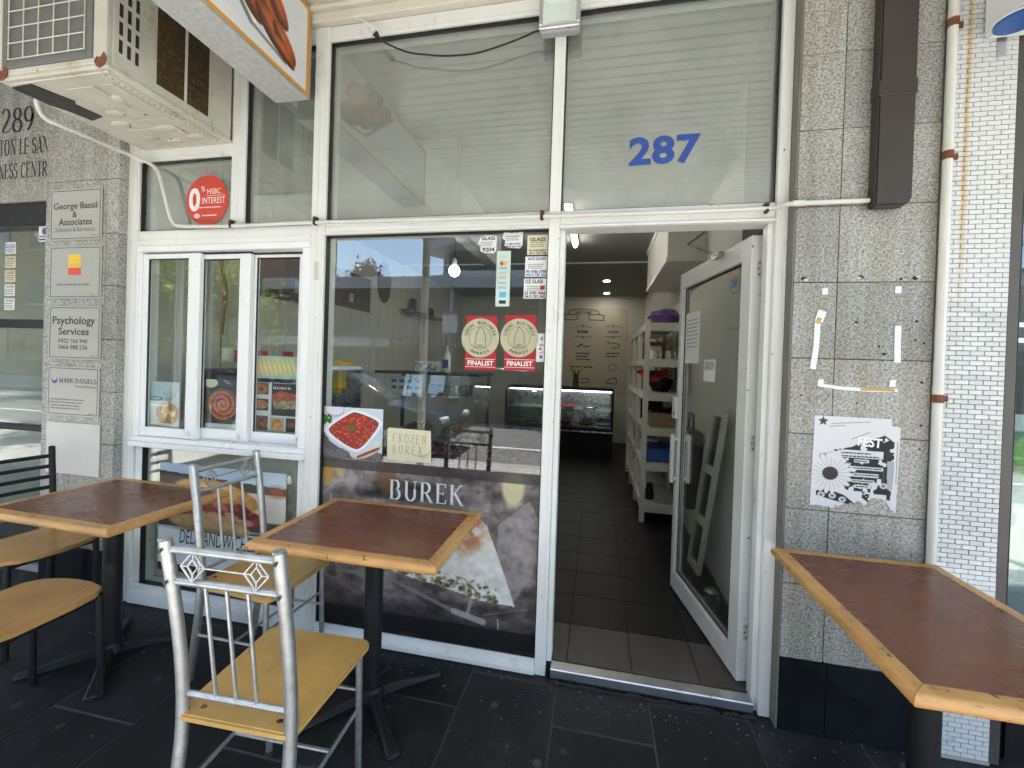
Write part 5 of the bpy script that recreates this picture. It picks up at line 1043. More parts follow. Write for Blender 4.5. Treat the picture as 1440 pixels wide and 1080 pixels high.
text('FEST', 'lettering', INKW, fy_, p.x, q.x, p.z+.004, q.z-.004, FY-.0022, .03, rot=-4)
for i, (x, y, w2) in enumerate(((530, 427, 280), (570, 458, 360), (568, 498, 140), (630, 565, 260), (620, 625, 230), (590, 678, 190), (580, 725, 120))):
    c = onY(1120+x/6.353, 570+y/6.353, FY); h2 = w2/6.353*.0012; scribble('small_print', fy_, c.x-h2, c.x+h2, c.z-.006, c.z+.006, 1, FY-.0022, INKD, seed=i+40, fill=.96)
# ------------------------------------------------------------------ tables
def make_table(hx, hy, H=.752):
    t = thing('cafe_table', (0, 0, 0)); w_, th = .045, .034
    box('top_panel', -hx+w_, hx-w_, -hy+w_, hy-w_, H-.030, H-.0012, LAMI, t)
    prof = [(0, -th), (w_-.010, -th), (w_-.003, -th+.006), (w_, -th+.015), (w_-.002, -.008), (w_-.008, -.0015), (w_-.014, 0), (0, 0)]; n = len(prof)
    for ax, s in (('x', 1), ('x', -1), ('y', 1), ('y', -1)):
        V = []; N = 9
        for k in range(N):
            f = -1+2*k/(N-1)
            for o, z in prof:
                wob = RNG.normal()*.0007 if 0 < k < N-1 and o > .02 else 0
                a = f*((hx if ax == 'x' else hy)-w_+o-.0006); b = s*((hy if ax == 'x' else hx)-w_+o+wob)
                V.append((a, b, H+z+wob*.5) if ax == 'x' else (b, a, H+z+wob*.5))
        F = [(k*n+i, k*n+(i+1) % n, (k+1)*n+(i+1) % n, (k+1)*n+i) for k in range(N-1) for i in range(n)]+[tuple(range(n)), tuple(range((N-1)*n, N*n))]
        B().add(V, F).build('edging', EDGE, t, smooth=True)
    B().tube([(0, 0, .055), (0, 0, H-.045)], .0375, 20).build('column', BLACK, t, smooth=True)
    box('mounting_plate', -.14, .14, -.14, .14, H-.0445, H-.0345, BLACK, t, bev=.003)
    B().lathe([(.055, .028), (.052, .05), (.042, .075)], n=20).build('hub', BLACK, t, smooth=True)
    for k in range(4):
        a = R(45+90*k) if hx > hy else R(45+90*k); d = Vector((math.cos(a), math.sin(a), 0)); e = Vector((-d.y, d.x, 0)); P = []
        for r, hw, z0, z1 in ((.03, .022, .02, .062), (.12, .022, .018, .052), (.22, .024, .010, .034), (.30, .028, .006, .020), (.315, .024, .006, .016)):
            c = d*r; P += [c-e*hw+Vector((0, 0, z0)), c+e*hw+Vector((0, 0, z0)), c+e*hw*.7+Vector((0, 0, z1)), c-e*hw*.7+Vector((0, 0, z1))]
        F = [(i*4+j, i*4+(j+1) % 4, (i+1)*4+(j+1) % 4, (i+1)*4+j) for i in range(4) for j in range(4)]+[(0, 1, 2, 3), (16, 17, 18, 19)]
        ft_ = B().add(P, F).build('foot', BLACK, t, bev=.003)
        p = d*.30; B().tube([(p.x, p.y, 0.0005), (p.x, p.y, .0065)], .014, 10).build('glide', TYRE, t)
    return t
G = 'cafe tables on the footpath'
t1 = make_table(.383, .284); t1.location = (-.899, -.327, 0); tag(t1, 'brown topped table with oak edge in front of the burek poster', 'table', G)
t2 = dup(t1, (-2.232, -.372, 0), R(-1.5), 'brown topped table with oak edge between the black chairs and the servery', G)
t3 = make_table(.286, .397); t3.location = (.994, -.486, 0); tag(t3, 'brown topped table with worn oak edge standing against the granite pier', 'table', G)

# ------------------------------------------------------------------ silver chairs
def bar(P, r, name, mat, t, n=8, ry=None): return B().tube(P, r, n, ry).build(name, mat, t, smooth=True)
def rpoly(hx, y0, y1, r, n=5, fx=0.0):
    c = [(hx+fx-r, y1-r, 0), (-hx-fx+r, y1-r, 90), (-hx+r, y0+r, 180), (hx-r, y0+r, 270)]; return [(x+r*math.cos(R(a+90*i/n)), y+r*math.sin(R(a+90*i/n))) for x, y, a in c for i in range(n+1)]
def post_y(z):                                                            # rake of the rear posts
    K = [(0, -.245), (.25, -.205), (.44, -.185), (.60, -.195), (.80, -.225), (.97, -.255)]
    for (z0, y0), (z1, y1) in zip(K, K[1:]):
        if z <= z1: return y0+(y1-y0)*(z-z0)/(z1-z0)
    return K[-1][1]
def make_silver():
    t = thing('metal_chair', (0, 0, 0))
    for s in (-1, 1):
        P = smooth_path([Vector((s*.168, post_y(z), z)) for z in (0.004, .14, .28, .40, .52, .66, .80, .962)], 1)
        bar(P, .0185, 'rear_post', CHROME, t, 12, .0145); 
        B().ball((s*.168, post_y(.962), .962), .0145, .0185, .006).build('post_cap', CHROME, t, smooth=True)
        for z in (.935, .842): B().tube([(s*.168, post_y(z)-.0205, z), (s*.168, post_y(z)-.0180, z)], .0055, 8).build('screw_cap', GASKET, t)
        bar([(s*.175, .168, 0.004), (s*.170, .160, .432)], .0115, 'front_leg', CHROME, t, 12)
        bar([(s*.169, post_y(.22), .22), (s*.172, .164, .235)], .006, 'side_stretcher', CHROME, t)
        bar([(s*.165, post_y(.425), .425), (s*.165, .165, .425)], .008, 'seat_rail', CHROME, t)
        for x, y in ((s*.175, .168), (s*.168, post_y(0))): B().tube([(x, y, 0), (x, y, .02)], .0145, 10).build('foot_cap', TYRE, t)
    bar([(-.170, .162, .30), (.170, .162, .30)], .006, 'front_stretcher', CHROME, t); bar([(-.165, .0, .228), (.165, .0, .228)], .006, 'cross_stretcher', CHROME, t)
    for z, r in ((.935, .0105), (.842, .0105), (.505, .0095)): bar([(-.166, post_y(z), z), (.166, post_y(z), z)], r, 'back_rail', CHROME, t, 10, r*.75)
    for x in (-.064, 0, .064): bar([(x, post_y(.50), .505), (x, post_y(.67)-.004, .67), (x, post_y(.84), .842)], .0052, 'spindle', CHROME, t)
    for x in (-.095, .095):
        zc, yc = .8885, post_y(.888); o = [(x+.036, zc), (x, zc+.040), (x-.036, zc), (x, zc-.040)]; i_ = [(x+.016, zc), (x, zc+.020), (x-.016, zc), (x, zc-.020)]; b = B()
        for Q in (o, i_):
            for (u0, v0), (u1, v1) in zip(Q, Q[1:]+Q[:1]): b.tube([(u0, yc, v0), (u1, yc, v1)], .0028, 6)
        for (u0, v0), (u1, v1) in zip(o, i_): b.tube([(u0, yc, v0), (u1, yc, v1)], .0022, 6)
        b.build('diamond_ornament', CHROME, t)
    bar([(-.060, post_y(.888), .8885), (.060, post_y(.888), .8885)], .0026, 'ornament_bar', CHROME, t, 6)
    b = B().prism(rpoly(.185, -.205, .200, .035, 6, .014), .434, .456, 'z'); b.build('seat', SEATY, t, bev=.005, seg=2, smooth=True)
    for x, y in ((-.12, -.17), (.12, -.17)): B().ball((x, y, .4565), .010, .008, .0025, 8, 4).build('screw_hole', GASKET if x > 0 else RUST, t)
    return t
c1 = make_silver(); c1.location = (-.945, -.800, 0); c1.rotation_euler = (0, 0, R(2)); tag(c1, 'silver tube chair with yellow seat, its back turned to the street', 'chair', 'silver chairs with yellow seats')
c2 = dup(c1, (-1.475, -.265, 0), R(-93), 'silver tube chair with yellow seat standing sideways below the servery', 'silver chairs with yellow seats')

# ------------------------------------------------------------------ black chairs
def make_black():
    t = thing('black_chair', (0, 0, 0))
    py = lambda z: -.19-.03*max(0, (z-.45)/.45)-.03*max(0, (.45-z)/.45)
    for s in (-1, 1):
        bar([(s*.178, py(z), z) for z in (.003, .22, .45, .68, .90)], .0145, 'rear_post', BLACK, t, 12)
        B().ball((s*.178, py(.90), .90), .0145, .0145, .008).build('post_cap', BLACK, t, smooth=True)
        bar([(s*.176, .175, .003), (s*.170, .165, .438)], .0135, 'front_leg', BLACK, t, 12)
        bar([(s*.168, -.19, .425), (s*.168, .165, .425)], .009, 'seat_rail', BLACK, t)
    bar([(-.17, .166, .425), (.17, .166, .425)], .009, 'seat_rail', BLACK, t)
    for i in range(5): z = .62+.058*i; bar([(-.176, py(z), z), (-.09, py(z)-.014, z), (0, py(z)-.019, z), (.09, py(z)-.014, z), (.176, py(z), z)], .0105, 'back_slat', BLACK, t, 10, .006)
    P = [(-.165, -.20), (.165, -.20), (.190, -.12), (.198, .05), (.190, .14), (.15, .190), (.07, .212), (0, .217), (-.07, .212), (-.15, .190), (-.190, .14), (-.198, .05), (-.190, -.12)]
    V = [(x, y, .4385-.010*math.exp(-(x*x+(y+.02)**2)/.02)+z) for z in (0, .020) for x, y in P]; n = len(P)
    V += [(0, 0, .426), (0, 0, .447)]
    F = [(i, (i+1) % n, n+(i+1) % n, n+i) for i in range(n)]+[(i, (i+1) % n, 2*n) for i in range(n)]+[(n+i, n+(i+1) % n, 2*n+1) for i in range(n)]
    B().add(V, F).build('seat', SEATW, t, bev=.004, seg=2, smooth=True); return t
b1 = make_black(); b1.location = (-2.168, -.755, 0); b1.rotation_euler = (0, 0, R(3)); tag(b1, 'black framed chair with honey wooden seat, back towards the street', 'chair', 'black framed chairs')
b2 = dup(b1, (-2.815, -.325, 0), R(-94), 'black framed ladder back chair with wooden seat beside the plaques', 'black framed chairs')
# ------------------------------------------------------------------ inside the shop
# lamps
t = thing('tube_light', (-.28, 2.1, ZC-.04), 'lit fluorescent batten on the ceiling inside the door', 'light')
box('batten', -.315, -.25, 1.50, 2.68, ZC-.025, ZC-.001, WHITE2, t); B().tube([(-.283, 1.53, ZC-.045), (-.283, 2.65, ZC-.045)], .019, 12).build('tube', LTUBE, t, smooth=True)
for i, (x, y, lab) in enumerate(((.087, 4.75, 'lit round downlight above the cake fridge, nearer the door'), (.11, 5.85, 'lit round downlight close to the menu wall'), (-.9, 4.75, 'lit downlight over the far end of the counter'), (-1.35, 3.3, 'lit downlight above the glass deli counter'))):
    d = thing('downlight', (x, y, ZC-.01), lab, 'light', 'ceiling downlights'); B().lathe([(.062, -.006), (.055, -.001)], (x, y, ZC), 20).build('rim', WHITE2, d); B().tube([(x, y, ZC-.0085), (x, y, ZC-.0062)], .045, 20).build('lens', LDOWN, d)
PB = onY(639, 381, 1.5); pd = thing('pendant_lamp', (PB.x, 1.5, PB.z), 'lit round bulb hanging on a cord behind the window', 'light')
B().ball((PB.x, 1.5, PB.z), .047, .047, .05).build('bulb', LBULB, pd, smooth=True); B().lathe([(.020, .045), (.020, .09), (.008, .11)], (PB.x, 1.5, PB.z)).build('socket', WHITE2, pd, smooth=True); B().tube([(PB.x, 1.5, PB.z+.11), (PB.x, 1.5, ZC)], .003, 6).build('cord', GASKET, pd)
hb = thing('hanging_menu_box', (-1.06, 1.5, 2.42), 'grey double sided menu box hung from the ceiling inside', 'sign'); box('case', -1.14, -1.02, 1.0, 2.3, 2.43, 2.79, plain('grey_menu_case', (.22, .22, .21), .5), hb, bev=.006); B().tube([(-1.08, 1.1, 2.79), (-1.08, 1.1, 3.18)], .018, 8).build('rod', GASKET, hb)
# menu wall
mw = thing('menu_mural', (-.1, IY1-.01, 1.1), 'beige printed menu mural with a welcome banner on the back wall', 'mural')
MY = IY1-.012; p, q = onY(786, 433, MY), onY(884, 433, MY)
box('panel', -1.55, q.x, MY, IY1-.002, 1.0, p.z, plain('beige_mural', (.52, .475, .38), .6, var=.06), mw, bev=.002)
P = lambda x, y: onY(780+x/5.4, 420+y/5.4, MY)
def mt(s, x0, x1, y0, y1, bold=.02, ink=INKD): a, b = P(x0, y1), P(x1, y0); text(s, 'lettering', ink, mw, a.x, b.x, a.z, b.z, MY-.001, bold)
mt('WELCOME', 155, 280, 95, 118); 
b = B()
def ln(pts, wd=.006):
    for a, c in zip(pts, pts[1:]): b.tube([(P(*a).x, MY-.002, P(*a).z), (P(*c).x, MY-.002, P(*c).z)], wd, 4)
ln([(110, 90), (215, 78), (330, 95), (340, 130)]); ln([(62, 120), (110, 118), (180, 125), (170, 160), (62, 160), (80, 140), (62, 120)]); ln([(255, 125), (330, 118), (378, 130), (368, 145), (378, 165), (265, 162), (255, 125)]); ln([(110, 90), (100, 118)])
for cx_ in (215, 445): ln([(cx_-60, 215), (cx_, 205), (cx_+65, 220)], .004); ln([(cx_-60, 285), (cx_, 292), (cx_+65, 285)], .004); ln([(cx_, 195), (cx_, 225)], .005); ln([(cx_, 285), (cx_, 305)], .005)
ln([(170, 365), (215, 345)], .012); ln([(215, 362), (268, 362)], .008); ln([(400, 325), (415, 340)], .008); ln([(425, 345), (450, 335), (490, 350), (485, 370), (430, 375)], .006)
ln([(440+28*math.cos(i*.5236), 520+26*math.sin(i*.5236)) for i in range(13)], .005); ln([(190, 610), (250, 605), (260, 635), (195, 640)], .008); ln([(380, 640), (470, 650), (465, 600), (410, 610), (400, 640)], .007)
b.build('line_art', INKD, mw); mt('BUREK', 172, 262, 242, 260, .05); mt('COFFEE', 402, 485, 245, 262, .03)
for x0, x1, y0, y1, r_ in ((155, 280, 405, 470, 3), (385, 500, 405, 450, 2), (110, 315, 508, 528, 1)): a, c = P(x0, y1), P(x1, y0); scribble('small_print', mw, a.x, c.x, a.z, c.z, r_, MY-.001, INKD, seed=x0)
# cake fridge
fx0, fx1, fy0, fy1 = -1.45, .26, 4.72, 5.35; cf = thing('cake_fridge', (-.6, 5.0, .05), 'black glazed cake display fridge with a bright light strip', 'display fridge')
box('plinth', fx0, fx1, fy0+.02, fy1, .051, .50, BLACK, cf, bev=.004); box('top', fx0, fx1, fy0+.16, fy1, 1.08, 1.12, BLACK, cf, bev=.004); box('back', fx0, fx1, fy1-.03, fy1, .5005, 1.0795, STEEL, cf)
for x in (fx0, fx1-.03): box('side_frame', x, x+.03, fy0, fy1-.0305, .5005, 1.0795, BLACK, cf, bev=.004)
for z in (.52, .78): box('shelf', fx0+.031, fx1-.031, fy0+.04, fy1-.031, z, z+.012, STEEL, cf)
B().prism([(fy0+.002, .505), (fy0+.008, .505), (fy0+.028, .80), (fy0+.16, 1.075), (fy0+.154, 1.075), (fy0+.022, .80)], fx0+.031, fx1-.031, 'x').build('front_glass', GLASSI, cf)
box('light_strip', fx0+.04, fx1-.035, fy0+.17, fy0+.20, 1.060, 1.0785, LLED, cf); box('bumper', fx0, fx1, fy0-.01, fy0+.0195, .44, .46, STEEL, cf)
for i, (x, z, mt_, lab) in enumerate(((-.45, .793, PLASTICR, 'red packet on the upper shelf of the cake fridge'), (-.10, .793, STEEL, 'silver tongs tray on the upper shelf of the cake fridge'), (-.5, .533, PLASTICR, 'red plate on the lower shelf of the cake fridge'), (-.15, .533, BREAD, 'tray of pastries on the lower shelf of the cake fridge'), (.10, .533, PAPER, 'white dishes on the lower shelf of the cake fridge'))):
    B().lathe([(.08, 0), (.13, .02), (.12, .028), (.09, .045)], (x, fy0+.25, z), 14).build('dish', mt_, smooth=True, label=lab, cat='dish', group='dishes in the cake fridge')
vz = thing('tulip_vase', (-.35, 5.1, 1.12), 'glass vase of yellow tulips on the cake fridge', 'vase'); B().lathe([(.045, 0), (.05, .08), (.04, .18), (.048, .22)], (-.35, 5.1, 1.121), 14).build('vase', GREENL, vz, smooth=True)
for i in range(7):
    a = i*.9; x, y, z = -.35+.10*math.cos(a), 5.1+.10*math.sin(a), 1.42+.05*math.sin(i*2); B().tube([(-.35, 5.1, 1.30), (x, y, z)], .005, 5).build('stem', GREENL, vz); B().ball((x, y, z+.02), .022, .022, .036, 8, 6).build('bloom', YEL, vz, smooth=True)
# white rack
rk = thing('shelving_rack', (.6, 3.0, .05), 'tall white wooden shelving rack along the wall', 'rack'); rx0, rx1 = .415, .795; RY = (2.06, 2.72, 3.36, 4.0); RZ = (.20, .58, .90, 1.22, 1.53, 1.86)
for y in RY:
    for x in (rx0, rx1-.045): box('post', x, x+.045, y, y+.045, .0505, 1.905, RACKW, rk, bev=.003)
for z in RZ:
    for ya, yb in zip(RY, RY[1:]):
        box('shelf', rx0+.02, rx1-.02, ya+.0455, yb-.0005, z, z+.018, RACKW, rk); box('front_rail', rx0+.005, rx0+.0195, ya+.0455, yb-.0005, z-.045, z+.0175, RACKW, rk); 
    box('end_rail', rx0+.0455, rx1-.0455, RY[0]+.006, RY[0]+.040, z-.055, z+.0175, RACKW, rk)
b = B(); 
N_, M_ = 36, 18; b.v = []; fb_ = fbm(M_+1, N_+1, 4, 77, 4)
for i in range(M_+1):
    for j in range(N_):
        th_, ph = math.pi*i/M_, 2*math.pi*j/N_; q = 1+.55*(fb_[i, min(j, N_-j)]-.5); b.v.append((.60+.15*q*math.sin(th_)*math.cos(ph), 2.33+.24*q*math.sin(th_)*math.sin(ph), 1.945+max(-.06, .085*q*math.cos(th_))))
b.f = [(i*N_+j, (i+1)*N_+j, (i+1)*N_+(j+1) % N_, i*N_+(j+1) % N_) for i in range(M_) for j in range(N_)]
b.build('plastic_bag', PURPLE, smooth=True, label='shiny purple plastic bag on top of the rack', cat='bag')
cbx = thing('cardboard_box', (.6, 2.3, .918), 'open brown cardboard box on the middle shelf of the rack', 'box'); box('carton', .49, .76, 2.13, 2.42, .919, 1.05, CARD, cbx); b = B(); [b.tube([(.52+i*.05, 2.2, 1.05), (.55+i*.05, 2.3, 1.085), (.50+i*.05, 2.38, 1.05)], .012, 6) for i in range(5)]; b.build('contents', BLACK, cbx)
B().prism([(.46, 2.12), (.76, 2.12), (.76, 2.60), (.46, 2.60)], .599, .72, 'z').build('blue_crate', BLUE, bev=.015, label='blue plastic crate low on the rack', cat='crate')
fw = thing('flower_bunch', (.6, 2.35, 1.24), 'bunch of red artificial flowers on the rack beside the door', 'flowers')
[B().ball((.56+RNG.normal()*.07, 2.32+RNG.normal()*.08, 1.38+RNG.uniform(-.05, .06)), .035, .035, .028, 8, 5).build('bloom', FLOWR, fw, smooth=True) for i in range(16)]; B().lathe([(.07, 0), (.10, .05), (.12, .12)], (.6, 2.35, 1.239), 12).build('basket', BLACK, fw)
for i in range(4): x = .50+.07*i; B().lathe([(.026, 0), (.026, .06), (.022, .066), (.022, .08)], (x, 2.2+.03*(i % 2), 1.549), 10).build('jar', (PAPER, STEEL)[i % 2], smooth=True, label=['small white jar at the open end of the upper rack shelf', 'small metal tin next to the white jar on the upper rack shelf', 'white jar between two metal tins on the upper rack shelf', 'small metal tin nearest the wall on the upper rack shelf'][i], cat='jar', group='jars on the rack')
B().lathe([(.04, 0), (.045, .05), (.03, .12), (.03, .15)], (.52, 2.25, .219), 12).build('dark_jar', BLACK, smooth=True, label='squat dark jar on the bottom rack shelf', cat='jar')
for i, (y, z, mt_, lab) in enumerate(((3.0, 1.24, BLUE, 'blue folder box deep on the rack'), (3.0, .92, BLACK, 'black binder deep on the rack'), (3.55, 1.24, PLASTICR, 'red packet deep on the rack'), (2.95, 1.55, CARD, 'brown carton deep on the upper rack shelf'), (3.6, .60, BLACK, 'black tin deep on the lower rack shelf'), (2.95, .60, PAPER, 'white carton deep on the lower rack shelf'))): box('carton', .47, .70, y-.14, y+.10, z-.0015, z+.20, mt_, bev=.004, label=lab, cat='box', group='boxes deep on the rack')
# beyond the door glass: leaning frame, bag, lantern, papers
mr = thing('leaning_frame', (.74, 1.15, .05), 'long cream photo frame leaning against the wall behind the door', 'frame'); a0, a1 = Vector((.715, 1.345, .052)), Vector((.735, 1.11, .052)); tp = Vector((.045, -.34, 1.17))
def lq(u0, u1, v0, v1, d0, d1, nm, mat):
    nn = Vector((-1, 0, .06)).normalized(); P = [a0+(a1-a0)*u+tp*v+nn*d for d in (d0, d1) for u, v in ((u0, v0), (u1, v0), (u1, v1), (u0, v1))]
    B().add(P, [(0, 1, 2, 3), (4, 5, 6, 7), (0, 1, 5, 4), (1, 2, 6, 5), (2, 3, 7, 6), (3, 0, 4, 7)]).build(nm, mat, mr)
for u0, u1, v0, v1 in ((0, .14, 0, 1), (.86, 1, 0, 1)): lq(u0, u1, v0, v1, 0, .025, 'frame_bar', RACKW)
for v in (0, .30, .62, .955): lq(.141, .859, v, v+.045, 0, .023, 'frame_bar', RACKW)
MIRR = plain('dark_mirror', (.25, .25, .25), .08, .9, var=.02, rvar=.02)
for v in (.045, .345, .665): lq(.142, .858, v, v+.285 if v < .6 else .954, .002, .008, 'picture', MIRR)
bg_ = thing('shopping_bag', (.72, 1.5, .05), 'dark printed shopping bag hanging behind the door', 'bag'); box('bag', .66, .78, 1.36, 1.66, .42, 1.0, plain('dark_bag', (.03, .03, .028), .6, var=.4, vs=12), bg_, bev=.02); text('BAKERY', 'lettering', PAPERY, bg_, 1.38, 1.62, .62, .70, .6585, .03, face='-x', rot=0); B().tube([(.72, 1.42, 1.0), (.72, 1.44, 1.12), (.72, 1.58, 1.12), (.72, 1.60, 1.0)], .008, 6).build('handle', BLACK, bg_)
lt = thing('lantern', (.70, .72, .05), 'small ribbed silver lantern on the floor behind the door', 'lantern'); b = B()
for i in range(18): a = 2*math.pi*i/18; b.tube([(.70+.035*math.cos(a), .72+.035*math.sin(a), .15), (.70+.05*math.cos(a), .72+.05*math.sin(a), .055)], .006, 5)
b.build('ribs', STEEL, lt); B().lathe([(.03, .012), (.036, .10), (.02, .115)], (.70, .72, .05), 14).build('core', ALU, lt)
def door_sheet(name, a, b, mat, lab, cat, rows=0, ink=INKG):
    (x0, z1), (x1, z0) = on_door(*a), on_door(*b); x0, x1 = max(x0, x1), min(x0, x1); yy = .0250; q = lambda x, y, z: HP+Vector((x*math.cos(A)-y*math.sin(A), x*math.sin(A)+y*math.cos(A), z))
    t = thing(name, q((x0+x1)/2, yy, z0), lab, cat); b_ = B(); P = [q(x0, yy, z0), q(x1, yy, z0), q(x1, yy, z1), q(x0, yy, z1)]; P += [p+Vector((-.0006, 0, 0)) for p in P]
    b_.add(P, [(0, 1, 2, 3), (4, 5, 6, 7), (0, 1, 5, 4), (1, 2, 6, 5), (2, 3, 7, 6), (3, 0, 4, 7)]).build('sheet', mat, t); b_ = B(); rg = random.Random(len(lab))
    for i in range(rows):
        v = z1-(z1-z0)*(.16+.075*i); u = .12
        while u < .88:
            w2 = rg.uniform(.06, .16); xa, xb = x0+(x1-x0)*u, x0+(x1-x0)*min(u+w2, .9); b_.add([q(xa, yy+.0010, v), q(xb, yy+.0010, v), q(xb, yy+.0010, v+.006), q(xa, yy+.0010, v+.006)], [(0, 1, 2, 3)]); u += w2+.05
    if rows: b_.build('small_print', ink, t, fix=False)
    return t, q, x0, x1, z0, z1, yy
door_sheet('price_list', (967, 442), (984, 511), PAPER, 'curled white price list taped to the door glass', 'notice', 8)
door_sheet('hanging_sign', (992, 506), (1007, 537), PAPER, 'small white open sign hung on the door glass', 'sign', 5)
(x0, z1), (x1, z0) = on_door(1029, 372), on_door(1043, 411); q = lambda u, v, y=.0256: HP+Vector(((x0+(x1-x0)*u)*math.cos(A)-y*math.sin(A), (x0+(x1-x0)*u)*math.sin(A)+y*math.cos(A), z0+(z1-z0)*v))
fs = thing('round_sticker', q(.5, 0), 'round food day sticker near the top of the door glass', 'sticker')
def door_glyph(V, F, nm, mat, u0, u1, v0, v1): mn, mx = V.min(0), V.max(0); W2 = (V-mn)/(mx-mn); B().add([q(u0+(u1-u0)*a_, v0+(v1-v0)*b_) for a_, b_ in W2], F).build(nm, mat, fs, fix=False)
V, F = glyphs('DAY', .05); door_glyph(V, F, 'lettering', BLUEV, .22, .78, .22, .48); P_ = [q(.5+.30*math.cos(a_), .50+.26*math.sin(a_)*r_) for r_ in (1, .35) for a_ in [math.pi*i/10 for i in range(11)]]; B().add(P_, [(i, i+1, i+12, i+11) for i in range(10)]).build('orange_print', ORANGE, fs, fix=False)
n_ = 28; P_ = [q(.5+r_*math.cos(2*math.pi*i/n_), .5+r_*math.sin(2*math.pi*i/n_)) for r_ in (.5, .46) for i in range(n_)]; B().add(P_, [(i, (i+1) % n_, n_+(i+1) % n_, n_+i) for i in range(n_)]).build('ring', INKG, fs, fix=False)
# front deli counter
cx0, cx1, cyf = -2.02, -1.06, 1.55; dc = thing('deli_counter', (-1.5, 1.8, .05), 'glass fronted deli counter with black top behind the window', 'counter')
box('base', cx0, cx1, cyf, cyf+.65, .051, .75, DKINT, dc, bev=.004); box('top', cx0-.02, cx1+.02, cyf+.10, cyf+.66, 1.335, 1.36, BLACK, dc, bev=.004); box('deck', cx0, cx1, cyf, cyf+.65, .7505, .77, STEEL, dc)
B().prism([(cyf+.004, .7705), (cyf+.010, .7705), (cyf+.110, 1.334), (cyf+.104, 1.334)], cx0, cx1, 'x').build('front_glass', GLASSI, dc); box('side_glass', cx1-.006, cx1, cyf+.11, cyf+.65, .7705, 1.334, GLASSI, dc)
box('rear_post', cx1-.03, cx1-.007, cyf+.62, cyf+.649, .7705, 1.334, BLACK, dc); box('rear_post', cx0, cx0+.03, cyf+.62, cyf+.649, .7705, 1.334, BLACK, dc); box('glass_shelf', cx0+.01, cx1-.04, cyf+.16, cyf+.60, 1.14, 1.148, GLASSI, dc); box('shelf_edge', cx0+.01, cx1-.04, cyf+.15, cyf+.159, 1.138, 1.150, GOLD, dc)
for i, (x, lab) in enumerate(((-1.30, 'tray of golden rolled pastries in the deli counter'), (-1.68, 'second tray of baked pastries in the deli counter'))):
    s = thing('pastry_tray', (x, cyf+.32, .77), lab, 'tray', 'trays in the deli counter'); B().lathe([(.15, 0), (.18, .03), (.175, .03), (.145, .006)], (x, cyf+.32, .771), 20).build('tray', STEEL, s, smooth=True); b = B()
    for j in range(7): b.ball((x-.10+.033*j, cyf+.32+.02*(j % 2), .82+.012*(j % 3)), .028, .11, .03, 10, 6)
    b.build('pastry', BREAD, s, smooth=True)
cn = thing('counter_shelf', (-1.4, .35, .05), 'low window shelf with crates behind the burek poster', 'shelf'); box('shelf', -1.38, -.32, .30, .62, .86, .885, BLACK, cn); box('back', -1.38, -.32, .60, .62, .05, .8595, DKINT, cn)
for i, (x, y, lab) in enumerate(((-.92, .45, 'bunch of dark red dried chillies on the window shelf'), (-.62, .45, 'heap of dark berries on the window shelf by the door'))):
    b = B(); [b.ball((x+RNG.normal()*.10, y+RNG.normal()*.04, .90+abs(RNG.normal())*.025), .018, .014, .014, 7, 5) for _ in range(60)]; b.build('dried_fruit', plain('dark_red_fruit%d' % i, (.10, .015, .02), .4), smooth=True, label=lab, cat='food', group='dried fruit on the window shelf')
bt = thing('squeeze_bottle', (-1.22, cyf+.3, 1.36), 'white pump bottle with a blue label on the counter', 'bottle'); p = onY(629, 500, cyf+.3); x = p.x
B().lathe([(.036, 0), (.038, .02), (.038, .145), (.030, .17), (.012, .178)], (x, cyf+.3, 1.3605), 18).build('bottle', PAPER, bt, smooth=True); B().lathe([(.020, .178), (.018, .20), (.008, .205), (.006, .25)], (x, cyf+.3, 1.3605), 12).build('nozzle', WHITE2, bt, smooth=True); box('bottle_label', x-.026, x+.026, cyf+.2605, cyf+.2625, 1.40, 1.48, BLUE, bt)
p = onY(602, 520, cyf+.32); tb = thing('tissue_box', (p.x, cyf+.32, 1.36), 'white carton with blue swirls on the counter', 'box'); box('carton', p.x-.11, p.x+.10, cyf+.26, cyf+.40, 1.3605, 1.46, PAPER, tb, bev=.003); b = B(); [b.tube(arc_pts, .006, 5) for arc_pts in ([(p.x-.08+.05*i+.03*math.cos(k*.6), cyf+.2585, 1.41+.03*math.sin(k*.6+i)) for k in range(6)] for i in range(4))]; b.build('swirl_print', BLUE, tb)
p, q = onY(455, 552, .55), onY(481, 511, .55); box('yellow_tub', p.x, q.x, .55, .75, p.z, q.z+.02, YEL, bev=.03, seg=3, label='rounded yellow plastic tub behind the window frame', cat='tub')
wc = thing('wire_crate', (-1.75, 1.7, 1.15), 'white plastic crate with oval holes on the glass shelf of the counter', 'crate'); box('wall', -1.95, -1.62, 1.78, 1.79, 1.149, 1.31, PAPER, wc); [box('hole', -1.93+.08*i, -1.88+.08*i, 1.7775, 1.7795, 1.19+.06*j, 1.22+.06*j, DKINT, wc) for i in range(4) for j in range(2)]; box('side', -1.63, -1.62, 1.791, 2.02, 1.149, 1.31, PAPER, wc)
for i, (x, mt_, lab) in enumerate(((-1.52, BLACK, 'black takeaway box on the counter shelf beside the crate'), (-1.36, STEEL, 'steel canister on the counter shelf between the black boxes'), (-1.22, BLACK, 'black takeaway box on the counter shelf next to the post'))): box('takeaway_box', x-.05, x+.05, 1.80, 1.95, 1.149, 1.24, mt_, bev=.006, label=lab, cat='box', group='boxes on the counter shelf')
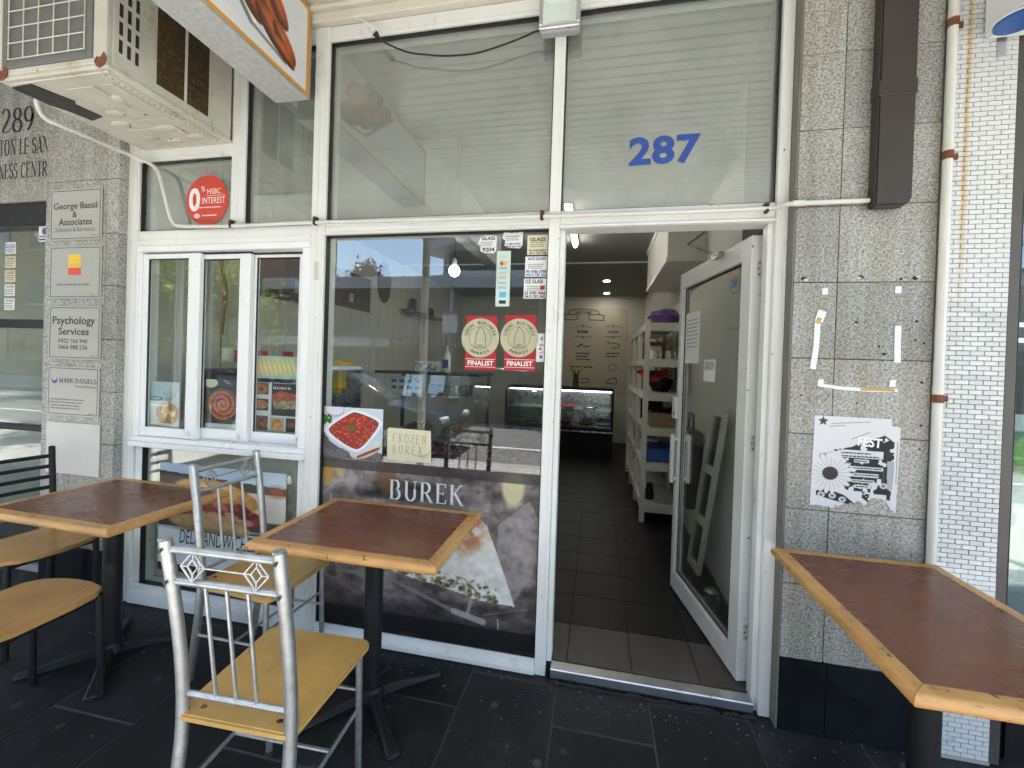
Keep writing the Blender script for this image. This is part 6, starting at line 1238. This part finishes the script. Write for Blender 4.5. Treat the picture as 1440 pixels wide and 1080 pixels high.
# more stock on the rack
k_ = 0
for z, nm in ((1.548, 'upper'), (1.238, 'fourth'), (.598, 'second')):
    for j, (y, h_, mt_, cn_) in enumerate(((2.52, .13, PAPER, 'white'), (2.60, .16, CARD, 'brown'), (2.86, .12, PAPERY, 'cream'), (3.12, .15, BLUE, 'blue'))):
        k_ += 1; box('packet', .455+.01*(k_ % 3), .62, y, y+.07, z+.0005, z+h_+.01*(k_ % 2), mt_, bev=.003, label='%s packet standing on the %s shelf of the rack' % (cn_, nm), cat='packet', group='packets on the rack')
# left wall furnishings
for i, (y0, y1, z0, z1, lab) in enumerate(((.9, 1.85, 1.95, 2.45, 'dark food poster on the side wall nearest the servery'), (1.87, 2.70, 2.02, 2.42, 'dark framed poster of drinks on the side wall'))):
    pc = Pic((y1-y0)/(z1-z0), 60, (.12, .09, .08)); pc.put(pc.n(4, 120+i) > .55, (.34, .14, .12), .8); pc.put(pc.ell(.5, .5, .3, .3), (.45, .20, .15), .7); pc.put(pc.rbox(1.1, .3, .1, .12, .02), (.75, .72, .62))
    pc.sheet('wall_poster', None, (IX0+.004, y0, z0), (0, y1-y0, 0), (0, 0, z1-z0), label=lab, cat='poster')
b = B(); B().prism([(3.03+.17*math.cos(2*math.pi*k/28), 2.46+.27*math.sin(2*math.pi*k/28)) for k in range(28)], IX0+.003, IX0+.012, 'x').build('oval_plaque', plain('maroon_plaque', (.10, .02, .025), .5, var=.3), label='tall maroon oval plaque on the side wall', cat='plaque')
wsf = thing('wall_shelf', (IX0+.1, 4.0, 2.15), 'narrow floating shelf with small frames on the side wall', 'shelf'); box('board', IX0+.001, IX0+.16, 3.45, 4.75, 2.15, 2.175, DARKF, wsf); box('photo_frame', IX0+.06, IX0+.08, 3.70, 3.86, 2.1755, 2.36, BLACK, wsf); box('photo_frame', IX0+.06, IX0+.09, 4.35, 4.52, 2.1755, 2.31, BLACK, wsf)
# servery side
sc_ = thing('servery_counter', (-2.15, .4, .05), 'pale servery counter behind the sliding windows', 'counter'); box('cabinet', -2.70, -1.52, .24, .80, .051, .93, RACKW, sc_); box('worktop', -2.70, -1.52, .20, .82, .9305, .96, WHITE2, sc_, bev=.004)
box('coffee_machine', -2.62, -2.28, .40, .78, .961, 1.36, BLACK, bev=.02, label='black coffee machine on the servery counter', cat='machine')
for i, (px, py, lab) in enumerate(((405, 490, 'red plastic cup on the servery case, nearer the mullion'), (369, 488, 'red plastic cup stack beside the sash stile'), (336, 500, 'tall red plastic cup by the white tub'))):
    p = onY(px, py, .45); B().lathe([(.026, 0), (.033, .075), (.036, .08)], (p.x, .45, 1.41), 16).build('plastic_cup', PLASTICR, smooth=True, label=lab, cat='cup', group='red cups behind the servery')
gc = thing('pastry_case', (-1.9, .5, .96), 'small glass pastry case with a pale top on the servery counter', 'display case'); box('top', -2.24, -1.55, .34, .62, 1.385, 1.409, WHITE2, gc, bev=.003); box('front_glass', -2.24, -1.55, .34, .345, .961, 1.3845, GLASSI, gc); box('back', -2.24, -1.55, .60, .62, .961, 1.3845, STEEL, gc)
p = onY(322, 500, .45); B().lathe([(.045, 0), (.05, .09), (.052, .095)], (p.x, .45, 1.4095), 16).build('white_tub', PAPER, smooth=True, label='white plastic tub under the hanging dried sausage', cat='tub')
P_ = [onY(311, 362, .30), onY(314, 385, .30), onY(318, 410, .30), onY(314, 440, .30), onY(311, 470, .30), onY(310, 520, .30), onY(309, 556, .30)]
hg = thing('hanging_sausage', P_[-1], 'thin brown dried sausage hanging behind the middle sash', 'sausage'); B().tube(smooth_path(P_[:5]), .012, 8).build('sausage', plain('dried_meat', (.20, .07, .03), .5, var=.4, vs=30), hg, smooth=True); B().tube([P_[4], P_[5], P_[6]], .003, 6).build('string', GASKET, hg); B().tube([P_[0], P_[0]+Vector((0, 0, 1.0))], .002, 6).build('string', GASKET, hg)
# ------------------------------------------------------------------ across the street (seen in the glass)
ob = thing('opposite_shops', (-6, -15.5, 0), 'low white parade of shops with a long awning across the road', 'building')
box('wall', -24, 14, -20, -15.2, 0.001, 4.9, OPPG, ob); box('parapet', -24, 14, -20.1, -15.1, 4.901, 5.15, OPPW, ob); box('awning_slab', -24, 14, -15.19, -12.05, 4.15, 4.25, OPPG, ob); box('awning_fascia', -24, 14, -12.05, -11.97, 4.06, 4.45, OPPW, ob)
for i in range(9): x = -22+4*i; f = box('window', x, x+3.2, -15.19, -15.14, .5, 2.0, plain('shop_dark_glass', (.02, .022, .025), .08) if i == 0 else MATS['shop_dark_glass'], ob); box('door', x+3.3, x+3.9, -15.19, -15.15, 0.02, 2.0, DARKF, ob)
box('sign_band', -24, -9.0, -15.19, -15.10, 2.08, 2.46, WHITE2, ob); box('sign_band', -8.95, 14, -15.19, -15.10, 2.08, 2.46, plain('sign_grey', (.09, .09, .10), .6), ob)
V, F = serif('SECURITY GROUP', .24, .12, .16); place2d(V, F, 'lettering', WHITE2, ob, -8.85, -4.9, 2.13, 2.42, -15.095, face='+y')
for x in (-20, -14, -8.2, -2, 4, 10): B().tube([(x, -12.4, 0), (x, -12.4, 4.15)], .06, 10).build('post', OPPG, ob)
tb_ = thing('tall_building', (0, -26, 0), 'tall pale building with rounded balconies behind the shops', 'building'); box('wall', -10.2, 8, -34, -24.5, 0.001, 15, OPPG, tb_)
for k in range(3):
    z = 6.3+2.7*k; B().prism([(-10.4+1.6*math.cos(a*math.pi/10+math.pi/2), -24.4-1.6+1.6*math.sin(a*math.pi/10+math.pi/2)) for a in range(11)]+[(6, -27.6), (6, -23.2), (-9.0, -23.2)], z, z+.9, 'z').build('balcony', OPPW, tb_); box('window_band', -9.8, 7.8, -24.49, -24.45, z+1.0, z+2.5, MATS['shop_dark_glass'], tb_)
fb = thing('sky_screen_building', (-36, -24, 0), 'unseen brown brick block added beyond the shops to screen sky from the entrance glass', 'building'); box('wall', -52, -24.5, -34, -15.4, 0.001, 13, plain('brown_brick', (.22, .15, .11), .85, var=.2, vs=5), fb)  # unseen block, added to keep bright sky out of the entrance glass
for k in range(4):
    for i in range(8): wn_ = box('window', -51+3.3*i, -49.2+3.3*i, -15.39, -15.33, 1.0+3*k, 2.5+3*k, MATS['shop_dark_glass'], fb); box('sill', -51.1+3.3*i, -49.1+3.3*i, -15.39, -15.25, .9+3*k, .99+3*k, OPPW, wn_)
pn = thing('signal_pole', (-4.7, -11.0, 0), 'slim grey pole on the far footpath', 'pole'); B().tube([(-4.7, -11.0, 0), (-4.7, -11.0, 4.0)], .05, 10).build('pole', OPPG, pn); box('sign_plate', -4.95, -4.45, -10.93, -10.90, 2.4, 3.0, PAPER, pn)

def tree(name, at, h, r, rz, nleaf, label, leaf, leaf2=None, ls=.16, seed=1, group=None):
    rg = np.random.default_rng(seed); t = thing(name, at, label, 'tree', group); x, y, z = at
    b = B().tube([(x, y, z), (x+.08, y, z+h*.3), (x-.05, y+.05, z+h*.55)], [.17, .13, .09], 9)
    for i in range(8):
        a = i*.785+rg.random(); e = r*rg.uniform(.45, .8); b.tube([(x-.03, y, z+h*(.40+.03*i)), (x+e*.5*math.cos(a), y+e*.5*math.sin(a), z+h*.62), (x+e*math.cos(a), y+e*math.sin(a), z+h*rg.uniform(.65, .85))], [.06, .035, .012], 6)
    b.build('trunk', BARK, t, smooth=True)
    cl_ = []
    for i in range(26): d = rg.normal(size=3); d /= np.linalg.norm(d); q = rg.random()**.4; cl_.append(np.array([x, y, z+h*.70])+d*np.array([r, r, rz])*q*.85)
    for nm, n_, mt_ in (('crown', nleaf, leaf), ('blossom', nleaf//3 if leaf2 else 0, leaf2)):
        if not n_: continue
        c = np.array(cl_)[rg.integers(0, 26, n_)]+rg.normal(size=(n_, 3))*r*.17; u = rg.normal(size=(n_, 3)); u /= np.linalg.norm(u, axis=1)[:, None]; v = np.cross(u, rg.normal(size=(n_, 3))); v /= np.linalg.norm(v, axis=1)[:, None]; s_ = (ls*rg.uniform(.6, 1.3, n_))[:, None]
        P = np.stack([c-u*s_*.5, c+v*s_*.22, c+u*s_*.5, c-v*s_*.22], 1).reshape(-1, 3); b = B(); b.v = [tuple(p) for p in P]; b.f = [(4*i, 4*i+1, 4*i+2, 4*i+3) for i in range(n_)]; b.build(nm, mt_, t, fix=False)
LEAF = plain('street_tree_leaf', (.09, .13, .035), .45, var=.5, vs=3)
def thin_leaf(mt, col):                                             # sun shines through the leaves
    n = mt.node_tree; p = n.nodes['Principled BSDF']; t = n.nodes.new('ShaderNodeBsdfTranslucent'); t.inputs[0].default_value = (*col, 1)
    mx = n.nodes.new('ShaderNodeMixShader'); mx.inputs[0].default_value = .5; L(n, p.outputs[0], mx.inputs[1]); L(n, t.outputs[0], mx.inputs[2]); L(n, mx.outputs[0], n.nodes['Material Output'].inputs[0])
thin_leaf(LEAF, (.30, .36, .07)); LEAFR = plain('red_brown_leaf', (.20, .085, .06), .5, var=.4, vs=3)
tree('street_tree', (-9.7, -6.2, -.12), 4.4, 2.2, 1.7, 11000, 'leafy street tree at the kerb beside the parked blue car', LEAF, seed=3)
tree('flowering_tree', (-14.2, -21.5, 0), 8.6, 1.7, 1.3, 3500, 'red leaved tree rising behind the opposite shops', LEAFR, DGREEN, .28, 5)
tree('street_tree', (-18, -10.9, 0), 6.2, 2.2, 1.8, 5000, 'green tree on the far footpath', LEAF, None, .2, 7)
tree('street_tree', (8, -11.2, 0), 6.0, 2.2, 1.8, 5000, 'green tree on the far footpath beyond the parked green car', LEAF, None, .2, 9)

def car(name, at, rz, paint, label, H=1.42, Lc=4.5, Wc=1.78):
    t = thing(name, at, None, None); tag(t, label, 'car')
    hx = Lc/2; base = Vector(at)
    def loft(st, nm, mat, bev=0):
        V, F = [], []; n = None
        for x, sec in st:
            n = len(sec); V += [(base.x+x, base.y+y, base.z+z) for y, z in sec]
        for i in range(len(st)-1): F += [(i*n+j, i*n+(j+1) % n, (i+1)*n+(j+1) % n, (i+1)*n+j) for j in range(n)]
        F += [tuple(range(n)), tuple(range((len(st)-1)*n, len(st)*n))]; return B().add(V, F).build(nm, mat, t, bev=bev, smooth=True)
    def sec(hw, z0, zb, zt): return [(-hw*.88, z0), (hw*.88, z0), (hw, z0+.16), (hw*1.0, zb-.12), (hw*.93, zb), (hw*.55, zt), (-hw*.55, zt), (-hw*.93, zb), (-hw*1.0, zb-.12), (-hw, z0+.16)]
    w2 = Wc/2; loft([(-hx, sec(w2*.80, .34, .62, .66)), (-hx+.12, sec(w2*.92, .24, .78, .84)), (-hx+.7, sec(w2, .20, .90, .97)), (-.6, sec(w2, .19, .93, .97)), (.75, sec(w2, .19, .92, .97)), (hx-.75, sec(w2*.98, .19, .84, .92)), (hx-.15, sec(w2*.9, .22, .68, .74)), (hx, sec(w2*.76, .32, .55, .58))], 'body', paint)
    def csec(hw, z0, z1, hw1): return [(-hw, z0), (hw, z0), ((hw+hw1)/2+.02, (z0+z1)/2), (hw1, z1-.05), (hw1*.8, z1), (-hw1*.8, z1), (-hw1, z1-.05), (-(hw+hw1)/2-.02, (z0+z1)/2)]
    gl = plain('car_glass', (.012, .014, .016), .05, var=.05, rvar=.02) if 'car_glass' not in MATS else MATS['car_glass']
    loft([(-1.75, csec(w2*.80, .90, .96, w2*.72)), (-1.1, csec(w2*.88, .88, H-.06, w2*.66)), (-.3, csec(w2*.90, .88, H-.012, w2*.70)), (.35, csec(w2*.90, .88, H-.05, w2*.68)), (1.25, csec(w2*.84, .88, .95, w2*.76))], 'windows', gl)
    loft([(-1.18, [(y, z) for y, z in ((-w2*.62, H-.07), (w2*.62, H-.07), (w2*.55, H-.03), (-w2*.55, H-.03))]), (-.3, [(y, z) for y, z in ((-w2*.68, H-.05), (w2*.68, H-.05), (w2*.6, H+.002), (-w2*.6, H+.002))]), (.40, [(y, z) for y, z in ((-w2*.64, H-.09), (w2*.64, H-.09), (w2*.56, H-.045), (-w2*.56, H-.045))])], 'roof', paint)
    for s in (-1, 1):
        for q in ([(-1.62, .93), (-1.05, H-.10)], [(-.25, .93), (-.25, H-.07)], [(1.18, .95), (.42, H-.09)]):
            P = [base+Vector((x, s*w2*(.88-.20*(z-.93)/(H-.93)), z)) for x, z in q]; B().tube(P, .028, 6).build('pillar', paint, t)
        for x in (-1.42, 1.38):
            c = base+Vector((x, s*(w2-.10), .31)); wh = B().tube([c-Vector((0, .09, 0)), c+Vector((0, .10, 0))], .31, 24).build('wheel', TYRE, t); B().tube([c+Vector((0, s*.085, 0)), c+Vector((0, s*.112, 0))], .20, 18).build('rim', STEEL, wh)
        box('headlight', base.x+hx-.18, base.x+hx-.04, base.y+s*w2*.62-.14, base.y+s*w2*.62+.14, base.z+.58, base.z+.68, GLASSI if False else PAPER, t, bev=.02); box('tail_light', base.x-hx+.0, base.x-hx+.10, base.y+s*w2*.64-.13, base.y+s*w2*.64+.13, base.z+.62, base.z+.74, PLASTICR, t, bev=.02)
        B().ball(base+Vector((.72, s*(w2+.10), 1.0)), .07, .10, .07).build('mirror', paint, t, smooth=True)
        box('door_handle', base.x-.55, base.x-.38, base.y+s*(w2+.001)-.008, base.y+s*(w2+.001)+.008, base.z+.80, base.z+.825, STEEL, t)
    return t
car('parked_car', (-4.6, -5.10, -.12), 0, CARB, 'dark blue sedan parked at the near kerb', 1.43)
car('parked_car', (-2.2, -9.55, -.12), 0, CARG, 'dark green car parked at the far kerb', 1.50, 4.6, 1.8)
